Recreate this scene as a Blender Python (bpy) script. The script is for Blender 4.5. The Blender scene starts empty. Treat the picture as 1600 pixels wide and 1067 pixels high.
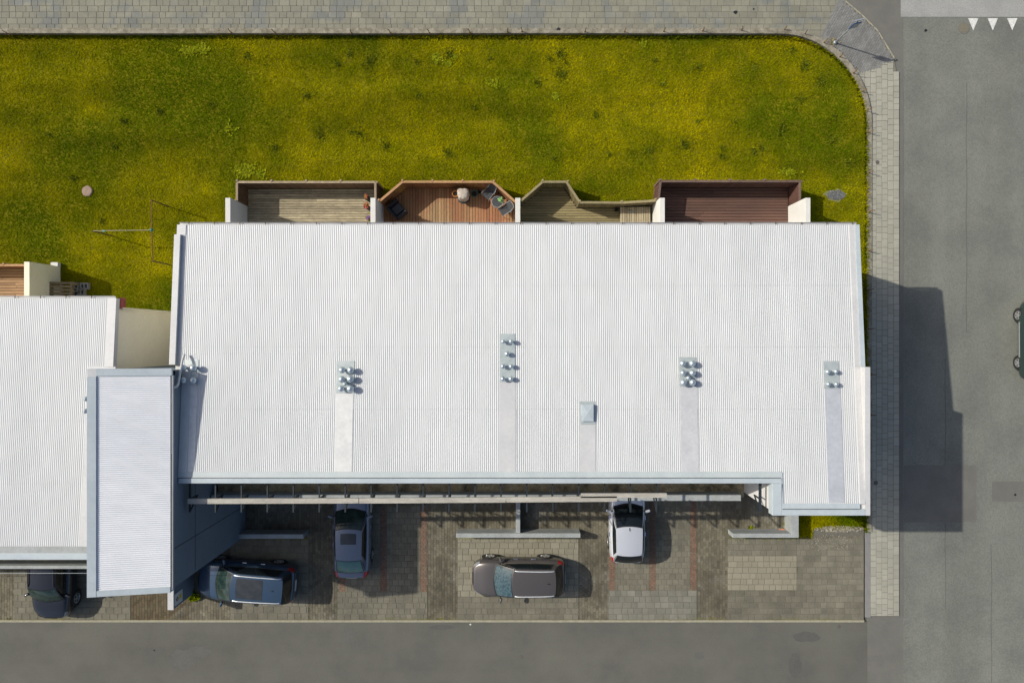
import bpy, math, random
import numpy as np
from mathutils import Vector, Matrix
random.seed(7); rng = np.random.default_rng(7)
S = bpy.context.scene
# ------------------------------------------------------------------ camera
H = 33.34            # camera height above the ground (m)
F = 1067.0           # focal length in photo pixels (24 mm on a 36 mm sensor)
CX, CY = 808.0, 530.0
cam = bpy.data.cameras.new('camera'); camo = bpy.data.objects.new('camera', cam)
S.collection.objects.link(camo); S.camera = camo
camo.location = (0, 0, H); camo.rotation_euler = (0, 0, 0)
cam.sensor_width = 36; cam.lens = 24.0; cam.shift_x = -0.005; cam.shift_y = -0.0022
cam.clip_start = 0.1; cam.clip_end = 2000
# ------------------------------------------------------------------ sky and sun
SX, SY = 1.190, -0.378          # shadow run per metre of height
SUN_EL = math.atan2(1, math.hypot(SX, SY)); SUN_AZ = math.atan2(-SX, -SY)
w = bpy.data.worlds.new('World'); S.world = w; w.use_nodes = True
nt = w.node_tree; bg = nt.nodes['Background']
sky = nt.nodes.new('ShaderNodeTexSky'); sky.sky_type = 'NISHITA'; sky.sun_disc = False
sky.sun_elevation = SUN_EL; sky.sun_rotation = SUN_AZ; sky.air_density = 1.0; sky.dust_density = 3.0
nt.links.new(sky.outputs[0], bg.inputs[0]); bg.inputs[1].default_value = 0.124
sl = bpy.data.lights.new('sun', 'SUN'); sl.energy = 4.4; sl.angle = math.radians(0.6); sl.color = (1.0, 0.955, 0.84)
so = bpy.data.objects.new('sun', sl); S.collection.objects.link(so)
so.rotation_euler = Vector((-SX, -SY, 1)).to_track_quat('Z', 'Y').to_euler()
so.location = (-20, 10, 40)
S.view_settings.view_transform = 'Standard'; S.view_settings.look = 'None'
S.view_settings.exposure = 0.0; S.view_settings.gamma = 1.0; S.view_settings.use_curve_mapping = False
S.render.engine = 'CYCLES'

# ------------------------------------------------------------------ helpers
def P(px, py, z=0.0):
    k = (H - z) / F
    return Vector(((px - CX) * k, (CY - py) * k, z))
def g(v): # sRGB 0-255 -> linear
    return tuple(((c/255)/12.92 if c/255 <= .04045 else ((c/255+.055)/1.055)**2.4) for c in v)
def mat(name, c1, c2=None, scale=3.0, rough=.8, metal=0.0, rnd=0.0, bump=0.0, bscale=40.0, coat=0.0,
        fine=0.0, fscale=60.0, lo=.35, hi=.65, stretch=None, spec=None, c3=None, s3=.4, lo3=.5, hi3=.7, band=None):
    m = bpy.data.materials.new(name); m.use_nodes = True
    n = m.node_tree.nodes; L = m.node_tree.links; b = n['Principled BSDF']
    b.inputs['Roughness'].default_value = rough; b.inputs['Metallic'].default_value = metal
    if coat: b.inputs['Coat Weight'].default_value = coat; b.inputs['Coat Roughness'].default_value = .05
    if spec is not None: b.inputs['Specular IOR Level'].default_value = spec
    geo = n.new('ShaderNodeNewGeometry'); vec = geo.outputs['Position']
    if stretch:
        mp = n.new('ShaderNodeMapping'); mp.inputs['Scale'].default_value = stretch
        L.new(vec, mp.inputs['Vector']); vec = mp.outputs[0]
    def noise(sc, det=4, rg=.6):
        t = n.new('ShaderNodeTexNoise'); t.inputs['Scale'].default_value = sc
        t.inputs['Detail'].default_value = det; t.inputs['Roughness'].default_value = rg
        L.new(vec, t.inputs['Vector']); return t.outputs[0]
    def mr(src, a, bb, c, d):
        t = n.new('ShaderNodeMapRange'); L.new(src, t.inputs[0])
        for i, v in enumerate((a, bb, c, d)): t.inputs[i+1].default_value = v
        return t.outputs[0]
    def mix(f, A, B):
        t = n.new('ShaderNodeMix'); t.data_type = 'RGBA'
        L.new(f, t.inputs[0])
        for s, v in ((6, A), (7, B)):
            if hasattr(v, 'is_linked'): L.new(v, t.inputs[s])
            else: t.inputs[s].default_value = (*v, 1)
        return t.outputs[2]
    col = c1
    if c2 is not None: col = mix(mr(noise(scale), lo, hi, 0, 1), c1, c2)
    if c3 is not None: col = mix(mr(noise(s3, 3), lo3, hi3, 0, 1), col, c3)
    fac = None
    if rnd:
        oi = n.new('ShaderNodeObjectInfo'); ad = n.new('ShaderNodeMath'); ad.operation = 'ADD'
        L.new(oi.outputs['Random'], ad.inputs[0]); L.new(geo.outputs['Random Per Island'], ad.inputs[1])
        fr = n.new('ShaderNodeMath'); fr.operation = 'FRACT'; L.new(ad.outputs[0], fr.inputs[0])
        fac = mr(fr.outputs[0], 0, 1, 1-rnd, 1+rnd)
    if fine:
        f2 = mr(noise(fscale, 3, .7), .3, .7, 1-fine, 1+fine)
        if fac is None: fac = f2
        else:
            t = n.new('ShaderNodeMath'); t.operation = 'MULTIPLY'; L.new(fac, t.inputs[0]); L.new(f2, t.inputs[1]); fac = t.outputs[0]
    if band:
        mp2 = n.new('ShaderNodeMapping'); mp2.inputs['Scale'].default_value = band[0]; L.new(geo.outputs['Position'], mp2.inputs['Vector'])
        tb = n.new('ShaderNodeTexNoise'); tb.inputs['Scale'].default_value = band[1]; tb.inputs['Detail'].default_value = 3; L.new(mp2.outputs[0], tb.inputs['Vector'])
        f3 = mr(tb.outputs[0], .3, .7, 1-band[2], 1+band[2])
        if fac is None: fac = f3
        else:
            t = n.new('ShaderNodeMath'); t.operation = 'MULTIPLY'; L.new(fac, t.inputs[0]); L.new(f3, t.inputs[1]); fac = t.outputs[0]
    if fac is not None:
        t = n.new('ShaderNodeVectorMath'); t.operation = 'SCALE'
        if hasattr(col, 'is_linked'): L.new(col, t.inputs[0])
        else: t.inputs[0].default_value = col
        L.new(fac, t.inputs['Scale']); col = t.outputs[0]
    if hasattr(col, 'is_linked'): L.new(col, b.inputs['Base Color'])
    else: b.inputs['Base Color'].default_value = (*col, 1)
    if bump:
        bp = n.new('ShaderNodeBump'); bp.inputs['Strength'].default_value = bump; bp.inputs['Distance'].default_value = .01
        L.new(noise(bscale, 3), bp.inputs['Height']); L.new(bp.outputs[0], b.inputs['Normal'])
    return m

ORG = {}
def link(o): S.collection.objects.link(o); return o
def org(o): return ORG.get(o.name, Vector((0, 0, 0))) if o else Vector((0, 0, 0))
def tag(o, label=None, cat=None, group=None, kind=None):
    if label: o['label'] = label
    if cat: o['category'] = cat
    if group: o['group'] = group
    if kind: o['kind'] = kind
    return o
def thing(name, label, cat, loc=(0, 0, 0), group=None):
    o = link(bpy.data.objects.new(name, None)); o.location = loc; o.empty_display_size = .3
    ORG[o.name] = Vector(loc); return tag(o, label, cat, group)

class MB:
    def __init__(s): s.v = []; s.f = []; s.M = None
    def add(s, vs, fs):
        b = len(s.v); s.v += [tuple(p) for p in vs]; s.f += [tuple(i+b for i in f) for f in fs]; return s
    def box(s, x0, x1, y0, y1, z0, z1):
        return s.add([(x0,y0,z0),(x1,y0,z0),(x1,y1,z0),(x0,y1,z0),(x0,y0,z1),(x1,y0,z1),(x1,y1,z1),(x0,y1,z1)],
            [(3,2,1,0),(4,5,6,7),(0,1,5,4),(1,2,6,5),(2,3,7,6),(3,0,4,7)])
    def prism(s, pts, z0, z1):
        n = len(pts); zz = z1 if hasattr(z1, '__len__') else [z1]*n
        return s.add([(p[0],p[1],z0) for p in pts]+[(p[0],p[1],zz[i]) for i, p in enumerate(pts)],
            [tuple(range(n-1,-1,-1)), tuple(range(n,2*n))]+[(i,(i+1)%n,n+(i+1)%n,n+i) for i in range(n)])
    def bar(s, a, b, wd, ht, up=(0,0,1)):
        a = Vector(a); b = Vector(b); d = (b-a).normalized(); u = Vector(up)
        if abs(d.dot(u)) > .98: u = Vector((0,1,0))
        r = d.cross(u).normalized()*wd/2; q = r.cross(d).normalized()*ht/2
        return s.add([a-r-q,a+r-q,a+r+q,a-r+q,b-r-q,b+r-q,b+r+q,b-r+q],
            [(0,1,2,3),(7,6,5,4),(4,5,1,0),(5,6,2,1),(6,7,3,2),(7,4,0,3)])
    def tube(s, pts, r, n=8):
        pts = [Vector(p) for p in pts]; rs = r if hasattr(r, '__len__') else [r]*len(pts); rings = []
        for i, p in enumerate(pts):
            d = (pts[min(i+1,len(pts)-1)]-pts[max(i-1,0)]).normalized()
            u = Vector((0,0,1)) if abs(d.z) < .9 else Vector((1,0,0))
            x = d.cross(u).normalized(); y = d.cross(x)
            rings.append([p+(x*math.cos(t)+y*math.sin(t))*rs[i] for t in [2*math.pi*j/n for j in range(n)]])
        b = [q for rg in rings for q in rg]; f = []
        for i in range(len(pts)-1):
            for j in range(n): f.append((i*n+j, i*n+(j+1)%n, (i+1)*n+(j+1)%n, (i+1)*n+j))
        f.append(tuple(range(n))); f.append(tuple((len(pts)-1)*n+j for j in range(n-1,-1,-1)))
        return s.add(b, f)
    def lathe(s, prof, c=(0,0,0), n=24, axis='z', jit=0):
        vs = []; f = []
        for r, z in prof:
            for j in range(n):
                t = 2*math.pi*j/n; rr = r*(1+jit*math.sin(5*t+z*9))
                if axis == 'z': q = (c[0]+rr*math.cos(t), c[1]+rr*math.sin(t), c[2]+z)
                else: q = (c[0]+rr*math.cos(t), c[1]-z, c[2]+rr*math.sin(t))
                vs.append(q)
        m = len(prof)
        for i in range(m-1):
            for j in range(n): f.append((i*n+j, i*n+(j+1)%n, (i+1)*n+(j+1)%n, (i+1)*n+j))
        f.append(tuple(range(n-1,-1,-1))); f.append(tuple((m-1)*n+j for j in range(n)))
        return s.add(vs, f)
    def grid(s, fn, us, vs):
        p = [fn(u, v) for v in vs for u in us]; n = len(us); f = []
        for i in range(len(vs)-1):
            for j in range(n-1): f.append((i*n+j, i*n+j+1, (i+1)*n+j+1, (i+1)*n+j))
        return s.add(p, f)
    def build(s, name, m, parent=None, smooth=False, bevel=0, xf=None, local=False):
        vs = s.v
        if xf is not None: vs = [xf @ Vector(p) for p in vs]
        o0 = org(parent) if not local else Vector((0,0,0))
        me = bpy.data.meshes.new(name); me.from_pydata([(p[0]-o0.x, p[1]-o0.y, p[2]-o0.z) for p in vs], [], s.f)
        me.update(); me.materials.append(m)
        if smooth:
            me.polygons.foreach_set('use_smooth', [True]*len(me.polygons))
            me.set_sharp_from_angle(angle=math.radians(40))
        o = link(bpy.data.objects.new(name, me))
        if parent: o.parent = parent
        ORG[o.name] = o0
        if bevel:
            bv = o.modifiers.new('bevel', 'BEVEL'); bv.width = bevel; bv.segments = 2; bv.limit_method = 'ANGLE'
        return o
_unit = {}
def unit(m, name):
    k = (m.name, name)
    if k not in _unit:
        c = .47; vs = [(-.5,-.5,-.5),(.5,-.5,-.5),(.5,.5,-.5),(-.5,.5,-.5),(-.5,-.5,.42),(.5,-.5,.42),(.5,.5,.42),(-.5,.5,.42),
             (-c,-c,.5),(c,-c,.5),(c,c,.5),(-c,c,.5)]
        fs = [(8,9,10,11),(3,2,1,0)]
        for i in range(4):
            j = (i+1)%4; fs += [(i,j,4+j,4+i),(4+i,4+j,8+j,8+i)]
        me = bpy.data.meshes.new(name); me.from_pydata(vs, [], fs); me.materials.append(m); _unit[k] = me
    return _unit[k]
def piece(name, m, parent, c, size, rz=0.0, rx=0.0, ry=0.0):
    o = link(bpy.data.objects.new(name, unit(m, name))); o.parent = parent
    o.location = Vector(c)-org(parent); o.scale = size; o.rotation_euler = (rx, ry, rz); return o
def struct(name, mb, m, **k):
    return tag(mb.build(name, m, **k), kind='structure')
def sheet(name, poly, z, m, zf=None):
    pts = [P(x, y, 0) for x, y in poly]
    mb = MB().prism([(p.x, p.y) for p in pts], z-.05, z)
    return struct(name, mb, m)

# ------------------------------------------------------------------ materials
M_lawnsoil = mat('lawn_soil', (0.101,0.101,0.004752), (0.1782,0.1544,0.007128), scale=.9, rough=1, fine=.35, fscale=30, lo=.38, hi=.6, spec=.1, band=((.10,1,1),.75,.20))
M_grass = mat('grass_blade', (0.09461,0.1169,0.0008), (0.3275,0.2809,0.0012), scale=.40, rough=1, rnd=.22, lo=.30, hi=.70, spec=.0,
              c3=(0.08006,0.1119,0.001), s3=.15, lo3=.45, hi3=.60, fine=.16, fscale=1.3, band=((.10,1,1),.75,.16))
M_dgrass = mat('dark_grass', (0.08901,0.1146,0.002808), (0.1335,0.1515,0.003744), scale=5, rough=.8, rnd=.4, spec=.15)
M_weed = mat('weed_leaf', (0.15,0.187,0.00504), (0.25,0.2525,0.0126), scale=8, rough=1, rnd=.35, spec=.0)
M_asph = mat('asphalt_grey', (0.1371,0.1419,0.126), (0.17,0.1746,0.1519), scale=.5, rough=.95, fine=.20, fscale=17, bump=.4, bscale=60, spec=.2,
             c3=(0.1645,0.1699,0.1484), s3=.16, band=((1,.06,1),.55,.10))
M_asph2 = mat('asphalt_smooth', (0.1005,0.09903,0.08773), (0.1192,0.1172,0.1023), scale=.55, rough=.92, fine=.10, fscale=25, bump=.25, bscale=80, spec=.2,
              c3=(0.1257,0.1239,0.1051), s3=.25, band=((.07,1,1),.6,.07))
M_asph3 = mat('asphalt_patch', (.128,.125,.112), (.146,.142,.127), scale=1.2, rough=.92, fine=.10, fscale=25, spec=.2)
M_ramp = mat('pale_asphalt', (.26,.26,.25), (.30,.30,.285), scale=1, rough=.95, fine=.16, fscale=18, spec=.2)
M_white = mat('road_paint', (.66,.66,.63), (.5,.5,.47), scale=9, rough=.7, fine=.2, fscale=30)
M_jointp = mat('joint_pale', (.15,.145,.115), (.18,.17,.14), scale=8, rough=1, spec=.1)
M_joint = mat('joint_sand', (0.1207,0.1127,0.09338), (0.161,0.1497,0.1207), scale=8, rough=1, spec=.1)
M_slabN = mat('slab_grey', (0.1959,0.1911,0.1514), (0.2356,0.2251,0.176), scale=1.1, rough=.9, rnd=.09, fine=.10, fscale=20, spec=.2,
              c3=(0.1756,0.1797,0.1628), s3=.5, lo3=.52, hi3=.6, band=((.2,1,1),.4,.06))
M_slabE = mat('slab_pale', (0.289,0.284,0.2342), (0.3238,0.3139,0.261), scale=.9, rough=.9, rnd=.07, fine=.07, fscale=20, spec=.2, band=((1,.2,1),.5,.05))
M_brickg = mat('corner_paver_grey', (.165,.165,.160), (.20,.20,.19), scale=1.5, rough=.9, rnd=.12, spec=.2)
M_slabBay = mat('bay_slab', (0.1334,0.1242,0.09459), (0.1732,0.1605,0.1224), scale=1.3, rough=.9, rnd=.12, fine=.12, fscale=22, spec=.2, band=((1,1,1),.35,.16))
M_slabLight = mat('bay_slab_light', (0.2081,0.1917,0.1452), (0.242,0.2246,0.1723), scale=1.3, rough=.9, rnd=.10, fine=.10, fscale=22, spec=.2)
M_slabLight2 = mat('bay_slab_newer', (0.2365,0.215,0.1591), (0.258,0.2365,0.1806), scale=1.3, rough=.9, rnd=.07, fine=.10, fscale=22, spec=.2)
M_slabBlue = mat('bay_slab_worn', (0.1599,0.1535,0.126), (0.195,0.1862,0.1548), scale=1.3, rough=.9, rnd=.16, fine=.10, fscale=22, spec=.2)
M_pav = mat('small_paver', (0.1106,0.09808,0.07051), (0.1545,0.1388,0.1013), scale=.9, rough=.92, rnd=.22, fine=.16, fscale=14, spec=.2,
            c3=(0.1685,0.1592,0.1278), s3=.45, lo3=.52, hi3=.68, band=((1,1,1),.35,.22))
M_pavbrown = mat('small_paver_brown', (0.0936,0.0704,0.0425), (0.1188,0.096,0.0595), scale=1.2, rough=.92, rnd=.22, fine=.1, fscale=14, spec=.2)
M_red = mat('red_paver', (0.1968,0.1097,0.0744), (0.1574,0.1149,0.084), scale=3, rough=.9, rnd=.15, fine=.12, fscale=20, spec=.2)
M_kerb = mat('kerb_concrete', (.29,.265,.21), (.15,.135,.10), scale=3.0, rough=.95, fine=.25, fscale=16, bump=.5, bscale=25, spec=.2)
M_curb = mat('pale_curb', (.33,.31,.23), (.27,.25,.18), scale=4, rough=.9, fine=.12, fscale=20, spec=.2)
M_greystrip = mat('grey_strip', (.19,.185,.18), (.22,.215,.21), scale=3, rough=.9, fine=.1, spec=.2)
M_roof = mat('white_roof_steel', (0.5141,0.5224,0.5303), (0.4756,0.487,0.4949), scale=.35, rough=.5, fine=.045, fscale=3, stretch=(1,.25,1), band=((1,.03,1),1.1,.035))
M_roof2 = mat('tower_roof_steel', (0.6912,0.7,0.7267), (0.638,0.6513,0.6823), scale=.5, rough=.35, fine=.04, fscale=3, stretch=(.25,1,1))
M_flash = mat('white_flashing', (0.5218,0.5218,0.5218), (0.4654,0.4654,0.4725), scale=.9, rough=.4, fine=.05, fscale=7)
M_flash_g = mat('grey_flashing', (.50,.505,.525), (.44,.445,.465), scale=1.4, rough=.45, fine=.07, fscale=7)
M_flash_b = mat('blue_grey_flashing', (.42,.435,.475), (.37,.385,.425), scale=1.4, rough=.45, fine=.07, fscale=7)
M_flash_w = mat('pale_flashing', (.62,.62,.61), (.55,.55,.545), scale=1.6, rough=.45, fine=.07, fscale=7)
M_coping = mat('grey_blue_coping', (0.4268,0.478,0.5036), (0.3756,0.4268,0.4567), scale=.8, rough=.4, fine=.05, fscale=6)
M_plate = mat('galvanised_plate', (.38,.43,.435), (.46,.50,.50), scale=4, rough=.4, metal=.25, fine=.08, fscale=20)
M_plate2 = mat('eaves_metal', (.40,.445,.455), (.46,.50,.505), scale=1.2, rough=.45, fine=.06, fscale=16)
M_cowl = mat('galvanised_cowl', (0.54,0.594,0.63), (0.45,0.504,0.54), scale=5, rough=.38, metal=.7, fine=.15, fscale=14)
M_wallw = mat('white_concrete', (0.6216,0.6132,0.588), (0.5544,0.5502,0.5292), scale=1.2, rough=.85, fine=.05, fscale=12)
M_wallbeige = mat('pale_render', (0.792,0.744,0.6), (0.72,0.678,0.54), scale=.6, rough=.9, fine=.04, fscale=8)
M_wallblue = mat('slate_blue_render', (0.136,0.172,0.216), (0.12,0.152,0.192), scale=.7, rough=.85, fine=.05, fscale=8)
M_wallgrey = mat('grey_concrete', (0.342,0.361,0.361), (0.2755,0.2898,0.285), scale=2.0, rough=.9, fine=.10, fscale=14)
M_floor = mat('gallery_floor', (0.272,0.2228,0.136), (0.459,0.3712,0.224), scale=2.2, rough=.95, fine=.3, fscale=12, c3=(0.102,0.09075,0.056), s3=1.4)
M_steel = mat('dark_steel', (0.018,0.026,0.032), (0.024,0.032,0.038), scale=6, rough=.5, metal=.2)
M_timber = mat('weathered_timber', (0.4129,0.3896,0.342), (0.3197,0.2997,0.2633), scale=5, rough=.9, fine=.15, fscale=18, stretch=(.25,1,1))
M_deck1 = mat('deck_weathered', (0.375,0.3187,0.2093), (0.25,0.2125,0.1418), scale=6, rough=.9, rnd=.2, fine=.2, fscale=20, stretch=(.3,1,1))
M_deck2 = mat('deck_red_brown', (.285,.165,.075), (.29,.115,.055), scale=1.0, rough=.8, rnd=.2, fine=.15, fscale=16, stretch=(1,.5,1), c3=(.31,.20,.10), s3=.6)
M_deck3 = mat('deck_olive', (0.258,0.21,0.102), (0.204,0.168,0.084), scale=3, rough=.85, rnd=.14, fine=.15, fscale=16, stretch=(.3,1,1))
M_deck4 = mat('deck_maroon', (.125,.065,.045), (.095,.05,.038), scale=2, rough=.75, rnd=.15, fine=.12, fscale=16, stretch=(.3,1,1))
M_deck5 = mat('deck_tan', (.36,.22,.115), (.28,.17,.09), scale=4, rough=.85, rnd=.15, fine=.15, fscale=16, stretch=(.3,1,1))
M_f1 = mat('fence_brown', (.15,.085,.042), (.11,.062,.032), scale=4, rough=.85, rnd=.2, fine=.15)
M_f1top = mat('fence_cap_grey', (.33,.26,.17), (.24,.185,.12), scale=6, rough=.9, rnd=.15, fine=.2)
M_f2 = mat('fence_red_brown', (.23,.095,.036), (.18,.075,.03), scale=4, rough=.8, rnd=.2, fine=.15)
M_f2top = mat('fence_cap_tan', (.40,.235,.11), (.32,.18,.08), scale=6, rough=.8, rnd=.1, fine=.15)
M_f3 = mat('fence_olive', (.18,.145,.065), (.14,.11,.05), scale=4, rough=.85, rnd=.2, fine=.15)
M_f3top = mat('fence_cap_olive', (.285,.24,.125), (.23,.19,.10), scale=6, rough=.85, rnd=.15, fine=.2)
M_f4 = mat('fence_maroon', (.12,.052,.035), (.085,.042,.032), scale=4, rough=.8, rnd=.2, fine=.15)
M_f4top = mat('fence_cap_maroon', (.15,.10,.075), (.115,.07,.055), scale=6, rough=.8, rnd=.15, fine=.2)
M_bed = mat('dark_bed_earth', (.03,.026,.02), rough=1, spec=.1)  # near-black earth brown for deck substructures and pot soil
M_rust = mat('rusty_iron', (.22,.105,.035), (.12,.055,.02), scale=20, rough=.9)
M_rustdark = mat('dark_iron', (.07,.045,.028), (.11,.06,.03), scale=20, rough=.9)
M_galv = mat('galvanised_pole', (.42,.45,.47), (.36,.39,.41), scale=12, rough=.45, metal=.5)
M_signblue = mat('sign_blue', (.03,.10,.30), rough=.4)
M_black = mat('black_plastic', (.012,.013,.015), rough=.5)
M_rubber = mat('tyre_rubber', (.014,.014,.015), (.022,.022,.022), scale=20, rough=.85)
M_rim = mat('alloy_rim', (.62,.62,.63), rough=.3, metal=.8)
M_chrome = mat('chrome_trim', (.80,.82,.84), rough=.12, metal=1.0)
M_rail = mat('satin_rail', (.72,.74,.77), rough=.35, metal=.3)
M_tail = mat('tail_lens', (.32,.012,.010), rough=.15, coat=.6)
M_head = mat('head_lens', (0.225,0.2385,0.252), rough=.1, coat=.6)
M_glass = mat('car_glass', (.008,.012,.014), rough=.03, spec=.45)
M_glasst = mat('tinted_windscreen', (.010,.022,.019), (.034,.058,.053), scale=2.6, rough=.05, spec=.35)
M_glassb = mat('spotted_windscreen', (0.0525,0.09375,0.1087), (0.02625,0.04875,0.06), scale=10.0, rough=.10, coat=.3, lo=.45, hi=.6)
M_fabric = mat('dark_cushion', (.045,.048,.055), (.06,.063,.07), scale=12, rough=.95)
M_wicker = mat('black_wicker', (.018,.019,.023), (.03,.03,.035), scale=40, rough=.8, bump=.6, bscale=60)
M_cover = mat('beige_cover', (.46,.405,.35), (.37,.32,.275), scale=7, rough=.85, fine=.12, fscale=18)
M_terra = mat('orange_pot_clay', (.52,.23,.045), (.42,.18,.035), scale=10, rough=.6)
M_greenpot = mat('green_pot', (.03,.11,.075), (.02,.08,.055), scale=10, rough=.4)
M_leaf = mat('bright_leaf', (.14,.34,.09), (.22,.42,.14), scale=20, rough=.6, rnd=.3)
M_flower = mat('red_petal', (0.385,0.028,0.044), (0.455,0.064,0.08), scale=20, rough=.7, rnd=.25)
M_purple = mat('purple_petal', (.16,.06,.22), (.22,.09,.26), scale=20, rough=.7, rnd=.25)
M_wood = mat('pallet_wood', (.25,.195,.115), (.19,.145,.085), scale=6, rough=.9, rnd=.2, fine=.2)
M_block = mat('concrete_block', (.20,.195,.185), (.25,.24,.225), scale=5, rough=.9, rnd=.15)
M_bench = mat('bench_slat', (.40,.34,.225), (.33,.275,.18), scale=5, rough=.85, rnd=.15, fine=.15)
M_stump = mat('stump_wood', (.30,.215,.165), (.235,.165,.125), scale=9, rough=.95, fine=.2, fscale=25)
M_peb = mat('dark_pebble', (.10,.105,.11), (.16,.165,.17), scale=12, rough=.9, rnd=.4)
M_pebl = mat('pale_pebble', (.33,.30,.24), (.22,.20,.16), scale=12, rough=.9, rnd=.35)
M_earth = mat('dry_earth', (0.225,0.2125,0.084), (0.165,0.17,0.049), scale=4, rough=1, fine=.3, fscale=20)
M_iron = mat('iron_cover', (.095,.085,.075), (.13,.115,.10), scale=18, rough=.7, metal=.2)
M_ironp = mat('patched_cover', (.17,.155,.11), (.135,.125,.095), scale=10, rough=.9)
M_redpaint = mat('red_paint', (.28,.035,.03), (.22,.03,.03), scale=4, rough=.6)
M_yellow = mat('yellow_print', (.60,.47,.03), rough=.5)
M_brownp = mat('dark_print', (.10,.045,.02), rough=.5)
M_orange = mat('orange_plastic', (.85,.22,.06), rough=.4)
M_mint = mat('pale_green_paint', (0.257,0.2412,0.1476), (0.306,0.2653,0.1697), scale=8, rough=.6)
M_teal = mat('teal_paint', (.03,.14,.10), rough=.5)
def paint(n, c, metal=.35, rough=.28): return mat(n, c, rough=rough, metal=metal, coat=.5)
M_pblue = paint('paint_steel_blue', (.040,.074,.125))
M_psedan = paint('paint_grey_blue', (.150,.178,.235))
M_pbrown = paint('paint_grey_brown', (.098,.088,.085))
M_psilver = paint('paint_silver', (.62,.635,.68))
M_pblack = paint('paint_black_blue', (.018,.020,.028))
M_pgreen = paint('paint_dark_green', (.030,.055,.052))

# ------------------------------------------------------------------ ground and roads
struct('ground', MB().box(-150, 150, -150, 150, -.5, -.09), M_asph2)
sheet('road', [(-900,971),(1356,971),(1356,1900),(-900,1900)], -.03, M_asph2)
sheet('road', [(1412,-900),(2900,-900),(2900,1900),(1412,1900)], -.030, M_asph)
rs = sheet('road_edge', [(1356,963),(1412,963),(1412,1900),(1356,1900)], -.026, M_asph3)
sheet('road_edge', [(1404.5,140),(1412,140),(1412,963),(1404.5,963)], -.018, M_asph3)
# the brownish strip of road around the corner
sheet('road_edge', [(1312,-900),(1412,-900),(1412,150),(1396,150),(1396,96),(1370,51),(1345,25),(1318,3),(1312,0)], -.022, M_asph3)
def mark(name, poly, z, m, parent=None):
    pts = [P(x, y, 0) for x, y in poly]
    return MB().prism([(p.x, p.y) for p in pts], z-.004, z).build(name, m, parent)
ramp = sheet('raised_crossing', [(1408,-700),(2600,-700),(2600,27),(1408,26.5)], -.018, M_ramp)
for i, x in enumerate((1521.5, 1552, 1582.5, 1613)):
    mark('give_way_triangle', [(x-8,28.5),(x,47.5),(x+8,28.5)], -.022, M_white, ramp)
p1 = mark('asphalt_patch', [(1413,727),(1526,727),(1526,816),(1413,816)], -.025, M_asph3); tag(p1, kind='structure')
p1 = mark('asphalt_patch', [(1551,752),(1640,752),(1640,784),(1551,784)], -.025, M_asph3); tag(p1, kind='structure')
# covers and small marks on the roads
def cover(px, py, r, m, label, z=-.029, h=.012):
    c = P(px, py, 0)
    t = thing('manhole_cover', label, 'manhole cover', (c.x, c.y, z))
    MB().lathe([(r*1.12,0),(r*1.12,h*.7),(r,h*.75)], (c.x,c.y,z), 28).build('frame', M_iron if m is not M_ironp else M_asph3, t)
    MB().lathe([(r*.97,h*.6),(r*.97,h),(r*.3,h*1.1)], (c.x,c.y,z), 28).build('lid', m, t)
cover(1507, 44, .25, M_ironp, 'round olive patched manhole cover left of the white road triangles')
cover(1370.6, 254, .085, M_iron, 'small round brown cap in the pale pavement, in full sun', .029)
cover(1368, 754, .095, M_iron, 'small dark round cap in the shaded pavement beside the roof corner', .029)
cover(1587, 773, .055, M_black, 'tiny black round cap in the street near the right edge')
cover(1311, 979, .075, M_iron, 'small dark cap in the lower road just below the kerb end')
cover(814, 1026, .07, M_iron, 'small dark oval cap in the middle of the lower road')
def blot(px, py, r, m, label, cat, z=-.029):
    c = P(px, py, 0); n = 12
    pts = [(c.x+r*(.6+.6*random.random())*math.cos(2*math.pi*i/n), c.y+r*(.5+.5*random.random())*math.sin(2*math.pi*i/n)) for i in range(n)]
    return tag(MB().prism(pts, z, z+.012).build('litter_scrap', m), label, cat)
blot(1447, 47.5, .09, M_black, 'small black scrap on the asphalt left of the patched cover', 'scrap')
blot(735, 975.5, .055, M_white, 'tiny white scrap on the lower road just below the kerb', 'scrap')
blot(1149, 20, .10, M_black, 'dark speck on the upper paved walk, larger of two', 'scrap', .031)
blot(1177, 15, .05, M_black, 'dark speck on the upper paved walk, smaller of two', 'scrap', .031)
blot(872, 50, .10, M_black, 'black scrap lying on the concrete kerb above the lawn', 'scrap', .302)
blot(240, 1016, .05, M_black, 'tiny dark speck on the lower road near the left', 'scrap')

def stain(px, py, rx, ry, m, z, seed):
    rr = random.Random(seed); n = 26; k = [rr.uniform(.85, 1.12) for _ in range(n)]
    mark_ = mark('asphalt_stain', [(px+rx*k[i]*math.cos(2*math.pi*i/n), py+ry*k[i]*math.sin(2*math.pi*i/n)) for i in range(n)], z, m); tag(mark_, kind='structure')
M_st1 = mat('worn_asphalt', (.116,.113,.103), (.108,.105,.096), scale=1.5, rough=.95, fine=.12, fscale=22, spec=.2)
M_st2 = mat('oily_asphalt', (.090,.088,.081), (.099,.096,.088), scale=1.5, rough=.9, fine=.12, fscale=22, spec=.2)
stain(285, 1030, 18, 16, M_st1, -.0275, 1); stain(312, 1018, 17, 9, M_st1, -.0270, 2); stain(1093, 1024, 8, 7, M_st1, -.0275, 3); stain(545, 990, 9, 12, M_st1, -.0275, 4)
stain(1260, 995, 22, 8, M_st2, -.0275, 5); stain(1243, 1040, 10, 20, M_st2, -.0270, 6); stain(690, 980, 20, 4, M_st2, -.0275, 8)
mb_ = MB()      # long seams and a few cracks in the asphalt
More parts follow.
